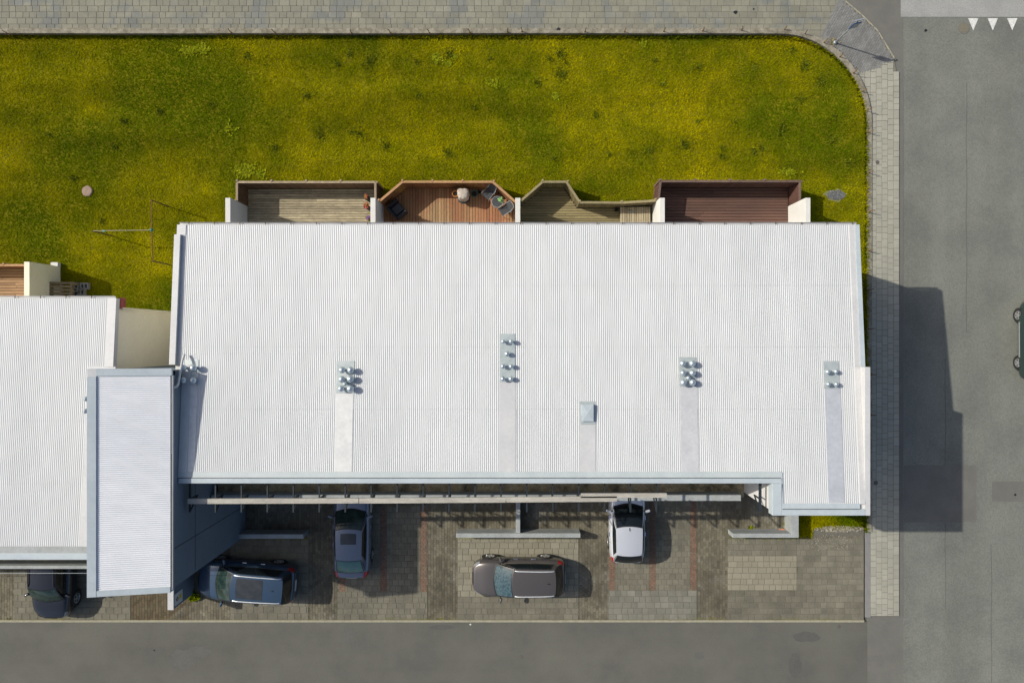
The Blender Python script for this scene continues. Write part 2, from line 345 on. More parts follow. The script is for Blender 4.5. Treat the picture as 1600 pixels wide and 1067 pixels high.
for x, y0, y1 in ((1511,128,520),(1478,560,940),(1550,850,1067)):
    for y in np.arange(y0, y1, 14): mb_.bar(P(x+math.sin(y*.05)*.6, y, 0)+Vector((0,0,-.029)), P(x+math.sin((y+14)*.05)*.6, y+14, 0)+Vector((0,0,-.029)), .02, .006)
tag(mb_.build('asphalt_seam', M_st2), kind='structure')

# lawn
lawn_px = [(-900,57),(1213,57)]+[(1213+140*math.sin(a), 197-140*math.cos(a)) for a in np.linspace(0, math.pi/2, 14)]+[(1353,806),(1353,826),(1270,826),(1268,838),(1248,838),(1248,770),(-900,770)]
lawn = sheet('lawn', lawn_px, 0.0, M_lawnsoil)

# kerb round the lawn
def kerb_path(r):     # offsets outward from the lawn edge in px
    pts = [(x, 57-r) for x in np.arange(-900, 1213, 60)]+[(1213+(140+r)*math.sin(a), 197-(140+r)*math.cos(a)) for a in np.linspace(0, math.pi/2, 24)]
    pts += [(1353+r, y) for y in np.arange(230, 831, 40)]
    return pts
ins = kerb_path(0.5); outs = kerb_path(8.5); mb = MB(); N = len(ins); vs = []
for i in range(N):
    t = min(1, max(0, (i-36)/24)); zt = .30*(1-t)+.07*t
    a = P(*ins[i]); b = P(*outs[i])
    j = random.uniform(-.012, .012)
    vs += [(a.x,a.y+j,-.1),(a.x,a.y+j,zt),(b.x,b.y,zt+.004),(b.x,b.y,-.1)]
fs = []
for i in range(N-1):
    q = i*4
    for k in range(3): fs.append((q+k, q+k+1, q+4+k+1, q+4+k))
mb.add(vs, fs); struct('kerb', mb, M_kerb)
# pale curb between parking and road, grey strip between the slabs and the pale pavement
struct('curb', MB().box(P(-900,0).x, P(1350,0).x, P(0,971.5).y, P(0,968.2).y, -.15, .035), M_curb)
struct('curb', MB().box(P(1352.4,0).x, P(1360,0).x, P(0,964).y, P(0,830).y, -.15, .03), M_greystrip)

# ---- paving: slabs built one by one
def lay(name, label_m, rect, along, rowpx, lens, z, limit=300, joint=.018, clip=None, bed=True, skip=None, pname='paving_slab', th=.06):
    """rect in ground pixels; along='x': rows run left-right. Each slab is a part, those past the limit one stuff part."""
    x0, y0, x1, y1 = rect
    if bed:
        o = sheet(name, [(x0,y0),(x1,y0),(x1,y1),(x0,y1)] if clip is None else clip, z-.012, M_jointp if 'pavement' in name else M_joint)
    cells = []
    A0, A1, B0, B1 = (x0, x1, y0, y1) if along == 'x' else (y0, y1, x0, x1)
    nrow = max(1, round((B1-B0)/rowpx)); rp = (B1-B0)/nrow
    for r in range(nrow):
        a = A0 - random.random()*lens[0]*(len(lens) > 1 or r % 2)
        if len(lens) == 1: a = A0 - (lens[0]/2 if (r % 2 and clip != 'grid') else 0)
        while a < A1-.5:
            l = random.choice(lens); b = min(a+l, A1)
            if A1-b < 2.5: b = A1
            aa = max(a, A0)
            if b-aa > 1.2:
                c = ((aa+b)/2, B0+(r+.5)*rp); sz = (b-aa, rp)
                if along != 'x': c = (c[1], c[0]); sz = (sz[1], sz[0])
                if skip is None or not skip(*c): cells.append((c, sz))
            a = b if b < A1 else A1
    # only what the photograph can see is worth a part of its own
    vis = [c for c in cells if -8 < c[0][0] < 1608 and -8 < c[0][1] < 1075]
    vis.sort(key=lambda c: -c[1][0]*c[1][1])
    single = set(id(c) for c in vis[:limit]); mb = MB()
    for c in cells:
        p = P(*c[0]); sx, sy = c[1][0]/32-joint, c[1][1]/32-joint
        dz = random.uniform(-.003, .003)
        if id(c) in single: piece(pname, label_m, o, (p.x, p.y, z-th/2+dz), (sx, sy, th), random.uniform(-.006,.006), random.uniform(-.006,.006), random.uniform(-.006,.006))
        else: mb.add([(p.x-sx/2,p.y-sy/2,z-th),(p.x+sx/2,p.y-sy/2,z-th),(p.x+sx/2,p.y+sy/2,z-th),(p.x-sx/2,p.y+sy/2,z-th),
                      (p.x-sx/2,p.y-sy/2,z+dz),(p.x+sx/2,p.y-sy/2,z+dz),(p.x+sx/2,p.y+sy/2,z+dz),(p.x-sx/2,p.y+sy/2,z+dz)],
                     [(4,5,6,7),(0,1,5,4),(1,2,6,5),(2,3,7,6),(3,0,4,7)])
    if mb.v: tag(mb.build('paving_slabs', label_m, o), kind='stuff')
    return o
def cornerskip(x, y):   # keep north slabs clear of the grey corner fan
    return x > 1318-(y)*.48 or (x < 1213 and y > 49) or (math.hypot(x-1213, y-197) < 145 and x >= 1213)
lay('north_pavement', M_slabN, (-60,-75.5,1318,66.9), 'x', 9.45, [10,11,13,16.5], .030, skip=cornerskip, clip=[(-60,-75),(1312,-75),(1312,20),(1300,70),(1259,60),(1240,57),(1213,50),(-60,50)])
lay('east_pavement', M_slabE, (1333.2,93,1404.8,962), 'y', 9, [9.2,9.2,13.8], .030, skip=lambda x, y: y < 108-(x-1340)*.36 or (x < 1360 and (y > 200 or math.hypot(x-1213, y-197) < 145)) or x > 1397+max(0,y-96)*.25,
    clip=[(1342,119),(1397,93),(1404.8,135),(1404.8,962),(1360,962),(1355,200)])
# corner fan of small grey pavers
fan = [(1312,-1),(1320,3),(1345,25),(1370,50),(1398,96),(1360,109.5),(1345,114),(1331,104),(1316,86),(1300,71),(1281,58)]
fo = sheet('corner_paving', [(1312,-1),(1320,3),(1345,25),(1370,50),(1398,96),(1362,112),(1342,121),(1331,104),(1316,86),(1300,71),(1278,60)], .022, M_joint)
def inpoly(x, y, poly):
    c = False; n = len(poly)
    for i in range(n):
        x1, y1 = poly[i]; x2, y2 = poly[i-1]
        if (y1 > y) != (y2 > y) and x < (x2-x1)*(y-y1)/(y2-y1)+x1: c = not c
    return c
mb = MB(); ca, sa = math.cos(math.radians(30)), math.sin(math.radians(30))
for i in range(-60, 60):
    for j in range(-40, 40):
        u = i*3.3; v = j*6.6+(3.3 if i % 2 else 0)
        x = 1340+u*ca-v*sa; y = 65+u*sa+v*ca
        if inpoly(x, y, fan):
            p = P(x, y); a = math.radians(-30); hx, hy = .046, .098; z = .037+random.uniform(-.002,.002)
            cs = [(p.x+dx*math.cos(a)-dy*math.sin(a), p.y+dx*math.sin(a)+dy*math.cos(a)) for dx, dy in ((-hx,-hy),(hx,-hy),(hx,hy),(-hx,hy))]
            mb.prism(cs, .005, z)
tag(mb.build('small_pavers', M_brickg, fo), kind='stuff')
mb = MB()   # stone edging of the corner fan along the road
for poly in ([(1310,-2),(1320,2),(1346,24),(1371,49),(1399,95),(1405,130),(1405,97)],):
    for a, b in zip(poly[:4], poly[1:5]):
        mb.bar(P(*a, -.01), P(*b, -.01), .06, .09)
struct('curb', mb, M_curb)

# ---- parking court
park_bed = sheet('parking_court', [(-60,690),(1350,690),(1350,968.2),(-60,968.2)], -.012, M_joint)
bays = []       # rectangles kept free of small pavers
def bay(name, m, rect, rowpx, lens, along='x', grid=False, **k):
    bays.append(rect); return lay(name, m, rect, along, rowpx, lens, .014, clip=None, joint=.02, **k)
bay('parking_bay', M_slabBay, (22,880,204,968), 9.3, [12.5])
bay('parking_bay', M_slabBay, (360,842,482,968), 10.4, [10.4,15.5])
bay('parking_bay', M_slabBay, (539,790,594,924), 9.4, [9.4])
bay('parking_bay', M_slabBay, (604,790,657,924), 9.4, [9.4])
bay('parking_bay', M_slabBay, (527,924,668,968), 9.2, [9.2,13.5])
bay('parking_bay', M_slabLight, (715,838,904,932), 9.4, [9.4,14])
bay('parking_bay', M_slabBay, (715,932,904,968), 9.0, [9.4,14])
bay('parking_bay', M_slabBay, (961,782,1014.5,922), 9.0, [9.0])
bay('parking_bay', M_slabBay, (1024.5,782,1078.5,922), 9.0, [9.0])
bay('parking_bay', M_slabBlue, (951,922,1089,968), 9.2, [9.2,13.5])
bay('parking_bay', M_slabLight2, (1137,868,1245,922), 9.0, [9.3,13.8])
bay('parking_bay', M_slabBay, (1137,841,1245,868), 9.0, [9.3,13.8])
bay('parking_bay', M_slabBay, (1245,841,1350,922), 9.0, [9.3,13.8])
bay('parking_bay', M_slabBay, (1137,922,1350,968), 9.2, [9.3,13.8])
for x0, x1, y0, y1 in ((530,539,790,924),(594,604,790,924),(657,667,790,924),(951,961,782,922),(1014.5,1024.5,782,922),(1078.5,1088.5,782,922)):
    bays.append((x0,y0,x1,y1))
    lay('red_paver_line', M_red, (x0,y0,x1,y1), 'x', 3.3, [5.0], .014, joint=.012, pname='red_brick', limit=90)
mbs = {'g': MB(), 'b': MB()}
px_w, px_h = 4.3, 6.4
ix = 0; x = -58.0
while x < 1349:
    y = 690-(px_h/2 if ix % 2 else 0)
    while y < 970:
        cx_, cy_ = x+px_w/2, y+px_h/2
        ok = cx_ < 1349 and cy_ < 971
        for r in bays:
            if r[0]+2.4 < cx_ < r[2]-2.4 and r[1]+3.4 < cy_ < r[3]-3.4: ok = False; break
        if 1248 < cx_ and cy_ < 838: ok = False
        if ok:
            p = P(cx_, cy_); hx = px_w/64-.006; hy = px_h/64-.006; z = .002+random.uniform(-.003,.003)
            q = mbs['b' if (204 < cx_ < 275+random.uniform(-18,30) and cy_ > 900) else 'g']
            q.add([(p.x-hx,p.y-hy,-.03),(p.x+hx,p.y-hy,-.03),(p.x+hx,p.y+hy,-.03),(p.x-hx,p.y+hy,-.03),(p.x-hx,p.y-hy,z),(p.x+hx,p.y-hy,z),(p.x+hx,p.y+hy,z),(p.x-hx,p.y+hy,z)],
                  [(4,5,6,7),(0,1,5,4),(1,2,6,5),(2,3,7,6),(3,0,4,7)])
        y += px_h
    x += px_w; ix += 1
tag(mbs['g'].build('small_pavers', M_pav, park_bed), kind='stuff')
tag(mbs['b'].build('small_pavers', M_pavbrown, park_bed), kind='stuff')

# ------------------------------------------------------------------ buildings
SL = .08
def corr_x(name, m, parent, x0, x1, y0, y1, zf, pitch, depth, axis='x', seg=8, laps=4):
    """corrugated sheet: waves across X (axis='x') or across Y."""
    a0, a1 = (x0, x1) if axis == 'x' else (y0, y1)
    n = int((a1-a0)/pitch*seg); A = np.linspace(a0, a1, n+1)
    wv = depth/2*np.cos(2*np.pi*A/pitch)
    vs = []; fs = []
    b0, b1 = (y0, y1) if axis == 'x' else (x0, x1)
    cuts = np.linspace(b0, b1, laps+1)
    if laps == 5: cuts = np.array([b0]+list(np.linspace(YS, b1, 5)))
    for li in range(laps):
        base = len(vs)
        for k, b in enumerate((cuts[li], cuts[li+1])):
            lift = .007 if k == 0 else 0.0
            for i in range(n+1):
                x, y = (A[i], b) if axis == 'x' else (b, A[i])
                vs.append((x, y, zf(x, y)+wv[i]+lift))
        for i in range(n):
            q = (base+i, base+i+1, base+n+1+i+1, base+n+1+i)
            fs.append(q if axis == 'x' else q[::-1])
    return MB().add(vs, fs).build(name, m, parent, smooth=False)
def smooth(o): o.data.polygons.foreach_set('use_smooth', [True]*len(o.data.polygons)); return o
PITCH = .076; DEP = .0135
def slopebox(mb, x0, x1, y0, y1, zf, lo, hi):
    """box whose bottom/top follow the roof plane: zf+lo .. zf+hi"""
    c = [(x0,y0),(x1,y0),(x1,y1),(x0,y1)]
    return mb.add([(x,y,zf(x,y)+lo) for x, y in c]+[(x,y,zf(x,y)+hi) for x, y in c],
        [(3,2,1,0),(4,5,6,7),(0,1,5,4),(1,2,6,5),(2,3,7,6),(3,0,4,7)])
zm = lambda x, y: 5.80+SL*(4.70-y)
# main block
B = thing('apartment_building', 'long white corrugated roof apartment block in the middle with open front gallery', 'building', (0, -.5, 0))
YN, YS, YS2 = 4.61, -5.21, -6.43
XW, XE, XB = -13.70, 13.78, 9.96
def wallblock(parent, m, x0, x1, y0, y1, zf, z0=0):
    return MB().prism([(x0,y0),(x1,y0),(x1,y1),(x0,y1)], z0, [zf(0,y0)-.06, zf(0,y0)-.06, zf(0,y1)-.06, zf(0,y1)-.06]).build('wall', m, parent)
wallblock(B, M_wallw, XW+.12, XE-.12, -5.25, 4.25, zm)
wallblock(B, M_wallw, XB+.06, XE-.12, -6.75, -5.252, zm)
r1 = smooth(corr_x('roof_sheet', M_roof, B, XW+.34, XB+.38, YS, YN, zm, PITCH, DEP))
r2 = smooth(corr_x('roof_sheet', M_roof, B, XB+.38, XE-.36, YS2, YN, zm, PITCH, DEP, laps=5))
# screws in rows
mb = MB()
for y in np.arange(YS+.35, YN, 1.07):
    for x in np.arange(XW+.5, XE-.5, PITCH*3):
        q = x-(x % PITCH); z = zm(0,y)+DEP/2
        mb.add([(q-.012,y-.012,z),(q+.012,y-.012,z),(q+.012,y+.012,z),(q-.012,y+.012,z),(q,y,z+.007)], [(0,1,4),(1,2,4),(2,3,4),(3,0,4)])
tag(mb.build('roof_screws', M_galv, B), kind='stuff')
# west verge: white, raised south of a short flat piece
slopebox(MB(), XW, XW+.36, 4.20, YN, zm, -.15, .03).build('verge_flashing', M_flash, B)
slopebox(MB(), XW-.04, XW+.20, -1.0, 4.195, zm, -.25, .15).build('verge_coping', M_flash, B)
slopebox(MB(), XW+.205, XW+.36, -1.0, 4.195, zm, -.1, .016).build('verge_flashing', M_flash, B)
slopebox(MB(), XW+.44, XW+.78, YS, -1.0, zm, -.12, .045).build('valley_flashing', M_flash, B)
# east verge
slopebox(MB(), XE-.18, XE, -1.08, YN, zm, -.25, .06).build('verge_coping', M_coping, B)
slopebox(MB(), XE-.40, XE-.185, -1.08, YN, zm, -.1, .028).build('verge_flashing', M_flash, B)
MB().box(XE-.20, XE+.0, -6.87, -1.085, 6.30, 6.70).build('verge_coping', M_flash, B)
slopebox(MB(), XE-.40, XE-.205, YS2, -1.085, zm, -.1, .03).build('verge_flashing', M_flash, B)
# south eaves: flashing and coping
slopebox(MB(), XW+.40, XB+.375, -5.41, YS+.03, zm, -.14, .030).build('eaves_flashing', M_plate2, B)
MB().box(XW+.46, XB+.38, -5.63, -5.432, 6.28, 6.665).build('eaves_coping', M_coping, B, bevel=.012)
MB().box(XB, XB+.36, -6.87, -5.632, 6.28, 6.72).build('eaves_coping', M_coping, B, bevel=.012)
MB().box(XB+.362, XE-.205, -6.87, -6.62, 6.28, 6.715).build('eaves_coping', M_coping, B, bevel=.012)
slopebox(MB(), XB+.365, XE-.41, -6.618, YS2+.03, zm, -.14, .030).build('eaves_flashing', M_coping, B)
slopebox(MB(), XB+.365, XB+.42, YS2+.035, YS, zm, -.1, .032).build('eaves_flashing', M_coping, B)
piece('flashing_joint', M_steel, B, ((XW+.4+XB+.37)/2, -5.424, 6.645), (XB-XW-.06, .022, .03))
piece('flashing_joint', M_steel, B, ((XB+.37+XE-.42)/2, -6.612, 6.735), (XE-XB-.80, .018, .03))
# north gutter with brackets
mb = MB(); pr = [(-.048,.04),(-.045,-.02),(-.024,-.045),(.024,-.045),(.045,-.02),(.048,.04),(.040,.04),(.037,-.015),(.02,-.036),(-.02,-.036),(-.037,-.015),(-.040,.04)]
def gutter(parent, x0, x1, yc, zc, step=1.03):
    n = len(pr)
    o = MB().add([(x0,yc+p[0],zc+p[1]) for p in pr]+[(x1,yc+p[0],zc+p[1]) for p in pr],
        [tuple(range(n)), tuple(range(2*n-1,n-1,-1))]+[(i,n+i,n+(i+1)%n,(i+1)%n) for i in range(n)]).build('gutter', M_flash, parent)
    for x in np.arange(x0+.4, x1, step): piece('gutter_bracket', M_rustdark, o, (x, yc, zc+.042), (.03, .105, .012))
gutter(B, XW+.05, XE-.05, 4.665, 5.74)

# vents, with their base plates and the smooth sheets below them
def roofpt(px, py, zf=zm, dz=0.0):
    y = 0
    for _ in range(6): z = zf(0, y)+dz; y = (CY-py)*(H-z)/F
    return (px-CX)*(H-z)/F, y, z
def strip(px0, px1, py0, py1, m, name='flashing_panel', lift=.018):
    x0, y0, _ = roofpt(px0, py0); x1, _, _ = roofpt(px1, py0); _, y1, _ = roofpt(px0, py1)
    return slopebox(MB(), x0, x1, y1, y0, zm, -.01, lift).build(name, m, B)
def cowl(parent, px, py, r, h=.34):
    r *= random.uniform(.93, 1.06); h *= random.uniform(.9, 1.1)
    x, y, z = roofpt(px, py, dz=h)
    z0 = zm(x, y)
    MB().lathe([(r*.45,0),(r*.45,h*.55),(r*1.0,h*.58),(r*1.02,h*.66),(r*.86,h*.82),(r*.52,h*.95),(r*.12,h*1.0)], (x,y,z0), 20).build('vent_cowl', M_cowl, parent, smooth=True)
V = [((526,554,564,614),(525,552,614.5,738),[(533,578.3,5.2),(546.5,578.5,5.3),(532.5,593,5.2),(546,592.5,5.4),(538,600,3.6),(531.5,607.5,5.2),(546,607.8,5.4)]),
     ((780.5,805,521.5,596.5),(780,806,597,738),[(786,533.5,3.7),(798.5,533.3,3.7),(792,553,3.7),(785.8,572.5,3.7),(798.5,572.5,3.7),(785.5,592,3.7),(798,592,3.7)]),
     ((1061,1087.5,558,604),(1062,1089,604.5,738),[(1068,568,5.2),(1083,568,5.2),(1068.5,583,5.2),(1083.3,583,5.2),(1076.5,591,3.8),(1069,598,5.2),(1083.5,597.8,5.2)]),
     ((1286,1310,564,607),(1288,1313,607.5,785),[(1295.3,581,3.8),(1308,580.5,3.8),(1296,600.5,3.8),(1308.5,600.5,3.8)]),
     ((289,310.5,562,602),(286,309,602.5,739),[(284,575,5.2),(299.5,575,5.4),(283.5,594.5,5.0),(299,594.8,5.4)])]
for (pl, st, vents), fm_ in zip(V, (M_flash_w, M_flash, M_flash_g, M_flash_b, M_flash_w)):
    p = strip(*pl, M_plate, 'vent_base_plate', .020)
    strip(*st, fm_)
    for px, py, r in vents: cowl(p, px, py, r/39.0, .36 if r > 4.5 else .30)
p = strip(906, 930, 627, 663, M_plate, 'hatch_base_plate', .020); strip(906, 930, 663.5, 738, M_flash)
x, y, z = roofpt(918.5, 645, dz=.12); hw, hh = .225, .33
MB().add([(x-hw,y-hh,z-.12),(x+hw,y-hh,z-.12),(x+hw,y+hh,z-.12),(x-hw,y+hh,z-.12),(x-hw,y-hh,z+.02),(x+hw,y-hh,z+.02),(x+hw,y+hh,z+.02),(x-hw,y+hh,z+.02),(x,y,z+.05)],
    [(0,1,5,4),(1,2,6,5),(2,3,7,6),(3,0,4,7),(4,5,8),(5,6,8),(6,7,8),(7,4,8)]).build('roof_hatch', M_coping, p)

# gallery along the south front
MB().box(-13.2, XB+.055, -6.97, -5.255, 3.0, 3.2).build('gallery_floor', M_floor, B)
MB().box(-13.2, XB-.3, -6.97, -6.72, 3.202, 3.88).build('gallery_parapet', M_wallgrey, B, bevel=.01)
arms = [296+40.55*i for i in range(19)]+[1188]
for i, px in enumerate(arms):
    x = (px-CX)*(H-6.15)/F; wd = .10 if px > 1100 else .055
    a = MB().bar((x,-5.45,6.13), (x,-6.88,6.13), wd, .07).build('bracket_arm', M_steel, B)
    mb = MB().bar((x,-6.86,6.10), (x,-6.38,5.50), .045, .045)
    mb.bar((x,-6.36,6.09), (x,-6.36,5.45), .05, .05); mb.build('brace', M_steel, a)
def timber(pxa, pya, pxb, pyb, wd, z=6.225, ht=.11):
    a = P(pxa, pya, z+ht/2); b = P(pxb, pyb, z+ht/2); a.z = b.z = z
    MB().bar(a, b, wd, ht).build('timber_beam', M_timber, B)
timber(293, 783.3, 560, 782.3, .20); timber(561, 782.4, 790, 781.0, .205); timber(791, 780.8, 964, 779.4, .21)
timber(908, 774.3, 1042, 774.0, .175, z=6.225)
for px, py0, py1 in ((905,752,758),):
    pass

# stair tower between the two blocks
TW, TE, TN, TS = -16.2, -13.27, -1.12, -9.72
zt = lambda x, y: 7.08+.17*(TE-x)
T = thing('stair_tower', 'slate blue stair tower with ribbed pitched roof standing between the two blocks', 'tower', ((TW+TE)/2, (TN+TS)/2, 0))
MB().prism([(TW+.15,TS+.12),(TE,TS+.12),(TE,TN-.08),(TW+.15,TN-.08)], 0, [zt(TW,0)-.1, zt(TE,0)-.07, zt(TE,0)-.07, zt(TW,0)-.1]).build('wall', M_wallblue, T)
smooth(corr_x('roof_sheet', M_roof2, T, TW+.30, TE-.06, TS+.22, TN-.26, zt, PITCH*1.05, .024, axis='y', laps=3))
slopebox(MB(), TW, TW+.31, TS, TN-.30, zt, -.25, .06).build('verge_coping', M_coping, T)
slopebox(MB(), TW, TW+.31, TN-.298, TN, zt, -.25, .045).build('verge_flashing', M_flash, T)
slopebox(MB(), TW+.312, TE, TN-.27, TN, zt, -.25, .05).build('verge_coping', M_coping, T)
slopebox(MB(), TW+.312, TE-.05, TS, TS+.225, zt, -.25, .05).build('verge_coping', M_coping, T)
mb = MB(); o = MB().box(TE-.05, TE+.02, TS+.1, TN-.28, 6.98, 7.04)
o.box(TE+.0, TE+.02, TS+.1, TN-.28, 7.04, 7.10); o.build('gutter', M_flash, T)
piece('gutter_liner', M_steel, T, (TE-.03, -7.0, 7.045), (.035, 5.2, .012))
MB().tube([(TE-.0,-1.86,7.0),(TE+.09,-1.84,6.93),(TE+.12,-1.75,6.86),(TE+.13,-.78,6.52),(TE+.13,-.60,6.37)], .045, 10).build('downpipe', M_flash, T, smooth=True)
# wall panel joints on the east face and the fin with its sign
for y in (-8.1,):
    piece('panel_joint', M_steel, T, (TE+.002, y, 3.5), (.012, .02, 6.9))
piece('panel_joint', M_steel, T, (TE+.003, -5.9, 5.2), (.012, 7.2, .02))
# the wall in front of the tower, with a board on it
SW = thing('side_wall', 'dark blue wall with white coping and a small board, below the ribbed tower roof', 'wall', (-15.9, -11, 0))
MB().box(-16.03, -15.79, -12.40, TS+.11, -.1, 1.93).build('wall', M_wallblue, SW)
MB().box(-16.05, -15.775, -12.42, TS+.11, 1.932, 2.0).build('coping', M_flash, SW, bevel=.008)
sgn = MB().box(-15.788, -15.772, -12.30, -11.75, 1.15, 1.90).build('sign_board', M_wallw, SW); sgn['label'] = 'white board with small yellow and dark printed symbols'
def sx(poly, m, nm, d=.004):
    n = len(poly); X0 = -15.7715
    MB().add([(X0,y,z) for y, z in poly]+[(X0+d,y,z) for y, z in poly], [tuple(range(n,2*n))]+[(i,(i+1)%n,n+(i+1)%n,n+i) for i in range(n)]).build(nm, m, sgn)
sx([(-12.12,1.27),(-11.90,1.27),(-11.90,1.48),(-12.12,1.48)], M_yellow, 'printed_square')
sx([(-12.16,1.62),(-12.04,1.54),(-11.92,1.62),(-11.96,1.68),(-12.04,1.62),(-12.12,1.68)], M_brownp, 'printed_symbol')
sx([(-12.10,1.70),(-11.98,1.70),(-11.98,1.78),(-12.10,1.78)], M_brownp, 'printed_symbol')

# west block
zw = lambda x, y: 5.80+SL*(1.70-y)
Wb = thing('apartment_building', 'white corrugated roof apartment block cut off by the left edge', 'building', (-24, -3, 0))
wallblock(Wb, M_wallbeige, -32, -16.22, -8.2, 1.25, zw)
smooth(corr_x('roof_sheet', M_roof, Wb, -32, -16.50, -8.14, 1.645, zw, PITCH, DEP))
slopebox(MB(), -16.50, -16.14, -1.1, 1.645, zw, -.2, .05).build('verge_coping', M_flash, Wb)
slopebox(MB(), -17.15, -16.06, -8.14, -1.102, zw, -.1, .02).build('verge_flashing', M_flash, Wb)
slopebox(MB(), -32, -16.055, -8.36, -8.11, zw, -.14, .03).build('eaves_flashing', M_wallgrey, Wb)
MB().box(-32, -16.06, -8.62, -8.362, 6.25, 6.64).build('eaves_coping', M_coping, Wb, bevel=.012)
gutter(Wb, -32, -16.25, 1.70, 5.74)
piece('red_end_board', M_redpaint, Wb, (-16.17, 1.475, 5.42), (.11, .44, .38))
MB().tube([(-16.10,1.26,5.5),(-16.10,1.26,.1)], .035, 8).build('downpipe', M_wallbeige, Wb, smooth=True)
for z in (.8, 2.2, 3.6, 4.8): piece('pipe_bracket', M_wallbeige, Wb, (-16.13, 1.27, z), (.10, .06, .05))
MB().box(-32, -16.06, -9.97, -8.205, 3.0, 3.2).build('gallery_floor', M_floor, Wb)
MB().box(-32, -16.06, -9.90, -9.76, 3.202, 3.88).build('gallery_parapet', M_wallgrey, Wb, bevel=.01)
MB().tube([(-32,-10.06,3.95),(-16.1,-10.06,3.95)], .012, 6).build('railing_cable', M_galv, Wb)
for px, py in ((132.5, 623.5), (131.5, 642.5)):
    x, y, z = roofpt(px, py, zw, .3)
    MB().lathe([(.05,0),(.05,.2),(.10,.21),(.10,.25),(.02,.33)], (x,y,zw(0,y)), 16).build('vent_cowl', M_cowl, Wb, smooth=True)

# ------------------------------------------------------------------ terrace walls
PW = [(-13.23,'leftmost of the five white walls between the wooden terraces'),(-6.59,'white wall between the weathered terrace and the red brown terrace'),
      (.03,'white wall between the red brown terrace and the small olive terrace'),(6.64,'white wall between the olive terrace and the dark maroon terrace'),
      (13.30,'rightmost of the five white walls between the wooden terraces')]
for x, lab in PW:
    tag(MB().box(x-.115, x+.115, 4.252, 6.46, -.1, 2.12).build('partition_wall', M_wallw, bevel=.008), lab, 'wall', 'white walls between the terraces')
tag(MB().box(-22.55, -22.30, 1.252, 3.54, -.1, 2.12).build('partition_wall', M_wallbeige, bevel=.008), 'pale grey green wall beside the tan terrace near the left edge', 'wall', 'white walls between the terraces')

# decks
def deck(label, m, poly, along, pitch, z=.14):
    xs = [p[0] for p in poly]; ys = [p[1] for p in poly]
    t = thing('timber_deck', label, 'deck', (sum(xs)/len(xs), sum(ys)/len(ys), 0), 'wooden terraces')
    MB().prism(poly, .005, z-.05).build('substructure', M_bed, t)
    lo, hi = (min(ys), max(ys)) if along == 'x' else (min(xs), max(xs))
    n = int(round((hi-lo)/pitch)); pp = (hi-lo)/n
    for i in range(n):
        c = lo+(i+.5)*pp; ts = []
        for j in range(len(poly)):
            (x1, y1), (x2, y2) = poly[j-1], poly[j]
            if along != 'x': x1, y1, x2, y2 = y1, x1, y2, x2
            if (y1 > c) != (y2 > c): ts.append(x1+(c-y1)*(x2-x1)/(y2-y1))
        ts.sort()
        if len(ts) < 2: continue
        for a, b in zip(ts[::2], ts[1::2]):
            cuts = [a]+([a+(b-a)*random.uniform(.3,.7)] if b-a > 4 and along == 'x' else [])+[b]
            for u, v in zip(cuts, cuts[1:]):
                ln = v-u-.008
                if ln < .05: continue
                if along == 'x': piece('plank', m, t, ((u+v)/2, c, z-.02+random.uniform(-.003,.003)), (ln, pp-.018, .04), 0, random.uniform(-.01,.01))
                else: piece('plank', m, t, (c, (u+v)/2, z-.02+random.uniform(-.003,.003)), (pp-.018, ln, .04), 0, 0, random.uniform(-.01,.01))
    return t
def fence(label, pts, h, mb_, mt, post_every=1.6, bw=.115, z0=.02):
    cx = sum(p[0] for p in pts)/len(pts); cy = sum(p[1] for p in pts)/len(pts)
    t = thing('terrace_fence', label, 'fence', (cx, cy, 0), 'fences round the wooden terraces')
    for (x1, y1), (x2, y2) in zip(pts, pts[1:]):
        L = math.hypot(x2-x1, y2-y1); a = math.atan2(y2-y1, x2-x1); n = max(1, round(L/bw)); s = L/n
        ux, uy = math.cos(a), math.sin(a); nx, ny = -uy, ux
        for i in range(n):
            d = (i+.5)*s; off = .0
            piece('board', mb_, t, (x1+ux*d+nx*off, y1+uy*d+ny*off, z0+(h-.04-z0)/2), (s-.012, .022, h-.05-z0+random.uniform(-.008,.008)), a)
        for zz in (.35, h-.3): piece('rail', mb_, t, (x1+ux*L/2+nx*.035, y1+uy*L/2+ny*.035, zz), (L-.02, .04, .09), a)
        k = max(1, round(L/post_every))
        for i in range(k+1):
            d = L*i/k
            if i == k and (x2, y2) != pts[-1]: continue
            piece('post', mt, t, (x1+ux*d+nx*.075, y1+uy*d+ny*.075, h/2+.01), (.09, .09, h+.04), a)
        for i in range(k):
            piece('cap_rail', mt, t, (x1+ux*L*(i+.5)/k+nx*.005, y1+uy*L*(i+.5)/k+ny*.005, h-.012), (L/k-.012, .105, .03), a)
    return t
def D(l, z=1.37): return [(lambda q: (q.x, q.y))(P(x, y, z)) for x, y in l]
YF = 4.27
fence('brown board fence with grey cap round the weathered left terrace', [(-13.11,6.47),(-13.11,7.34),(-6.64,7.34),(-6.64,6.47)], 1.4, M_f1, M_f1top)
deck('weathered yellow grey plank terrace at the left end of the long block', M_deck1, [(-13.10,YF),(-6.71,YF),(-6.71,7.30),(-13.08,7.30)], 'x', .122)
f2 = D([(593.5,314.2),(628.7,284.4),(770,284.4),(805,315.5)])
fence('red brown board fence with angled corners round the furnished terrace', f2, 1.38, M_f2, M_f2top)
deck('red brown terrace of lengthwise planks with garden furniture on it', M_deck2, [(-6.47,YF),(-.09,YF),(-.09,f2[3][1]-.03),(f2[2][0]-.03,7.33),(f2[1][0]+.03,7.33),(-6.47,f2[0][1]-.03)], 'y', .139)
f3 = D([(814.4,313.6),(848,284.4),(885,284.4),(906,316.5),(972,317),(1025,313.8)])
fence('olive stepped board fence round the small third terrace', f3, 1.38, M_f3, M_f3top)
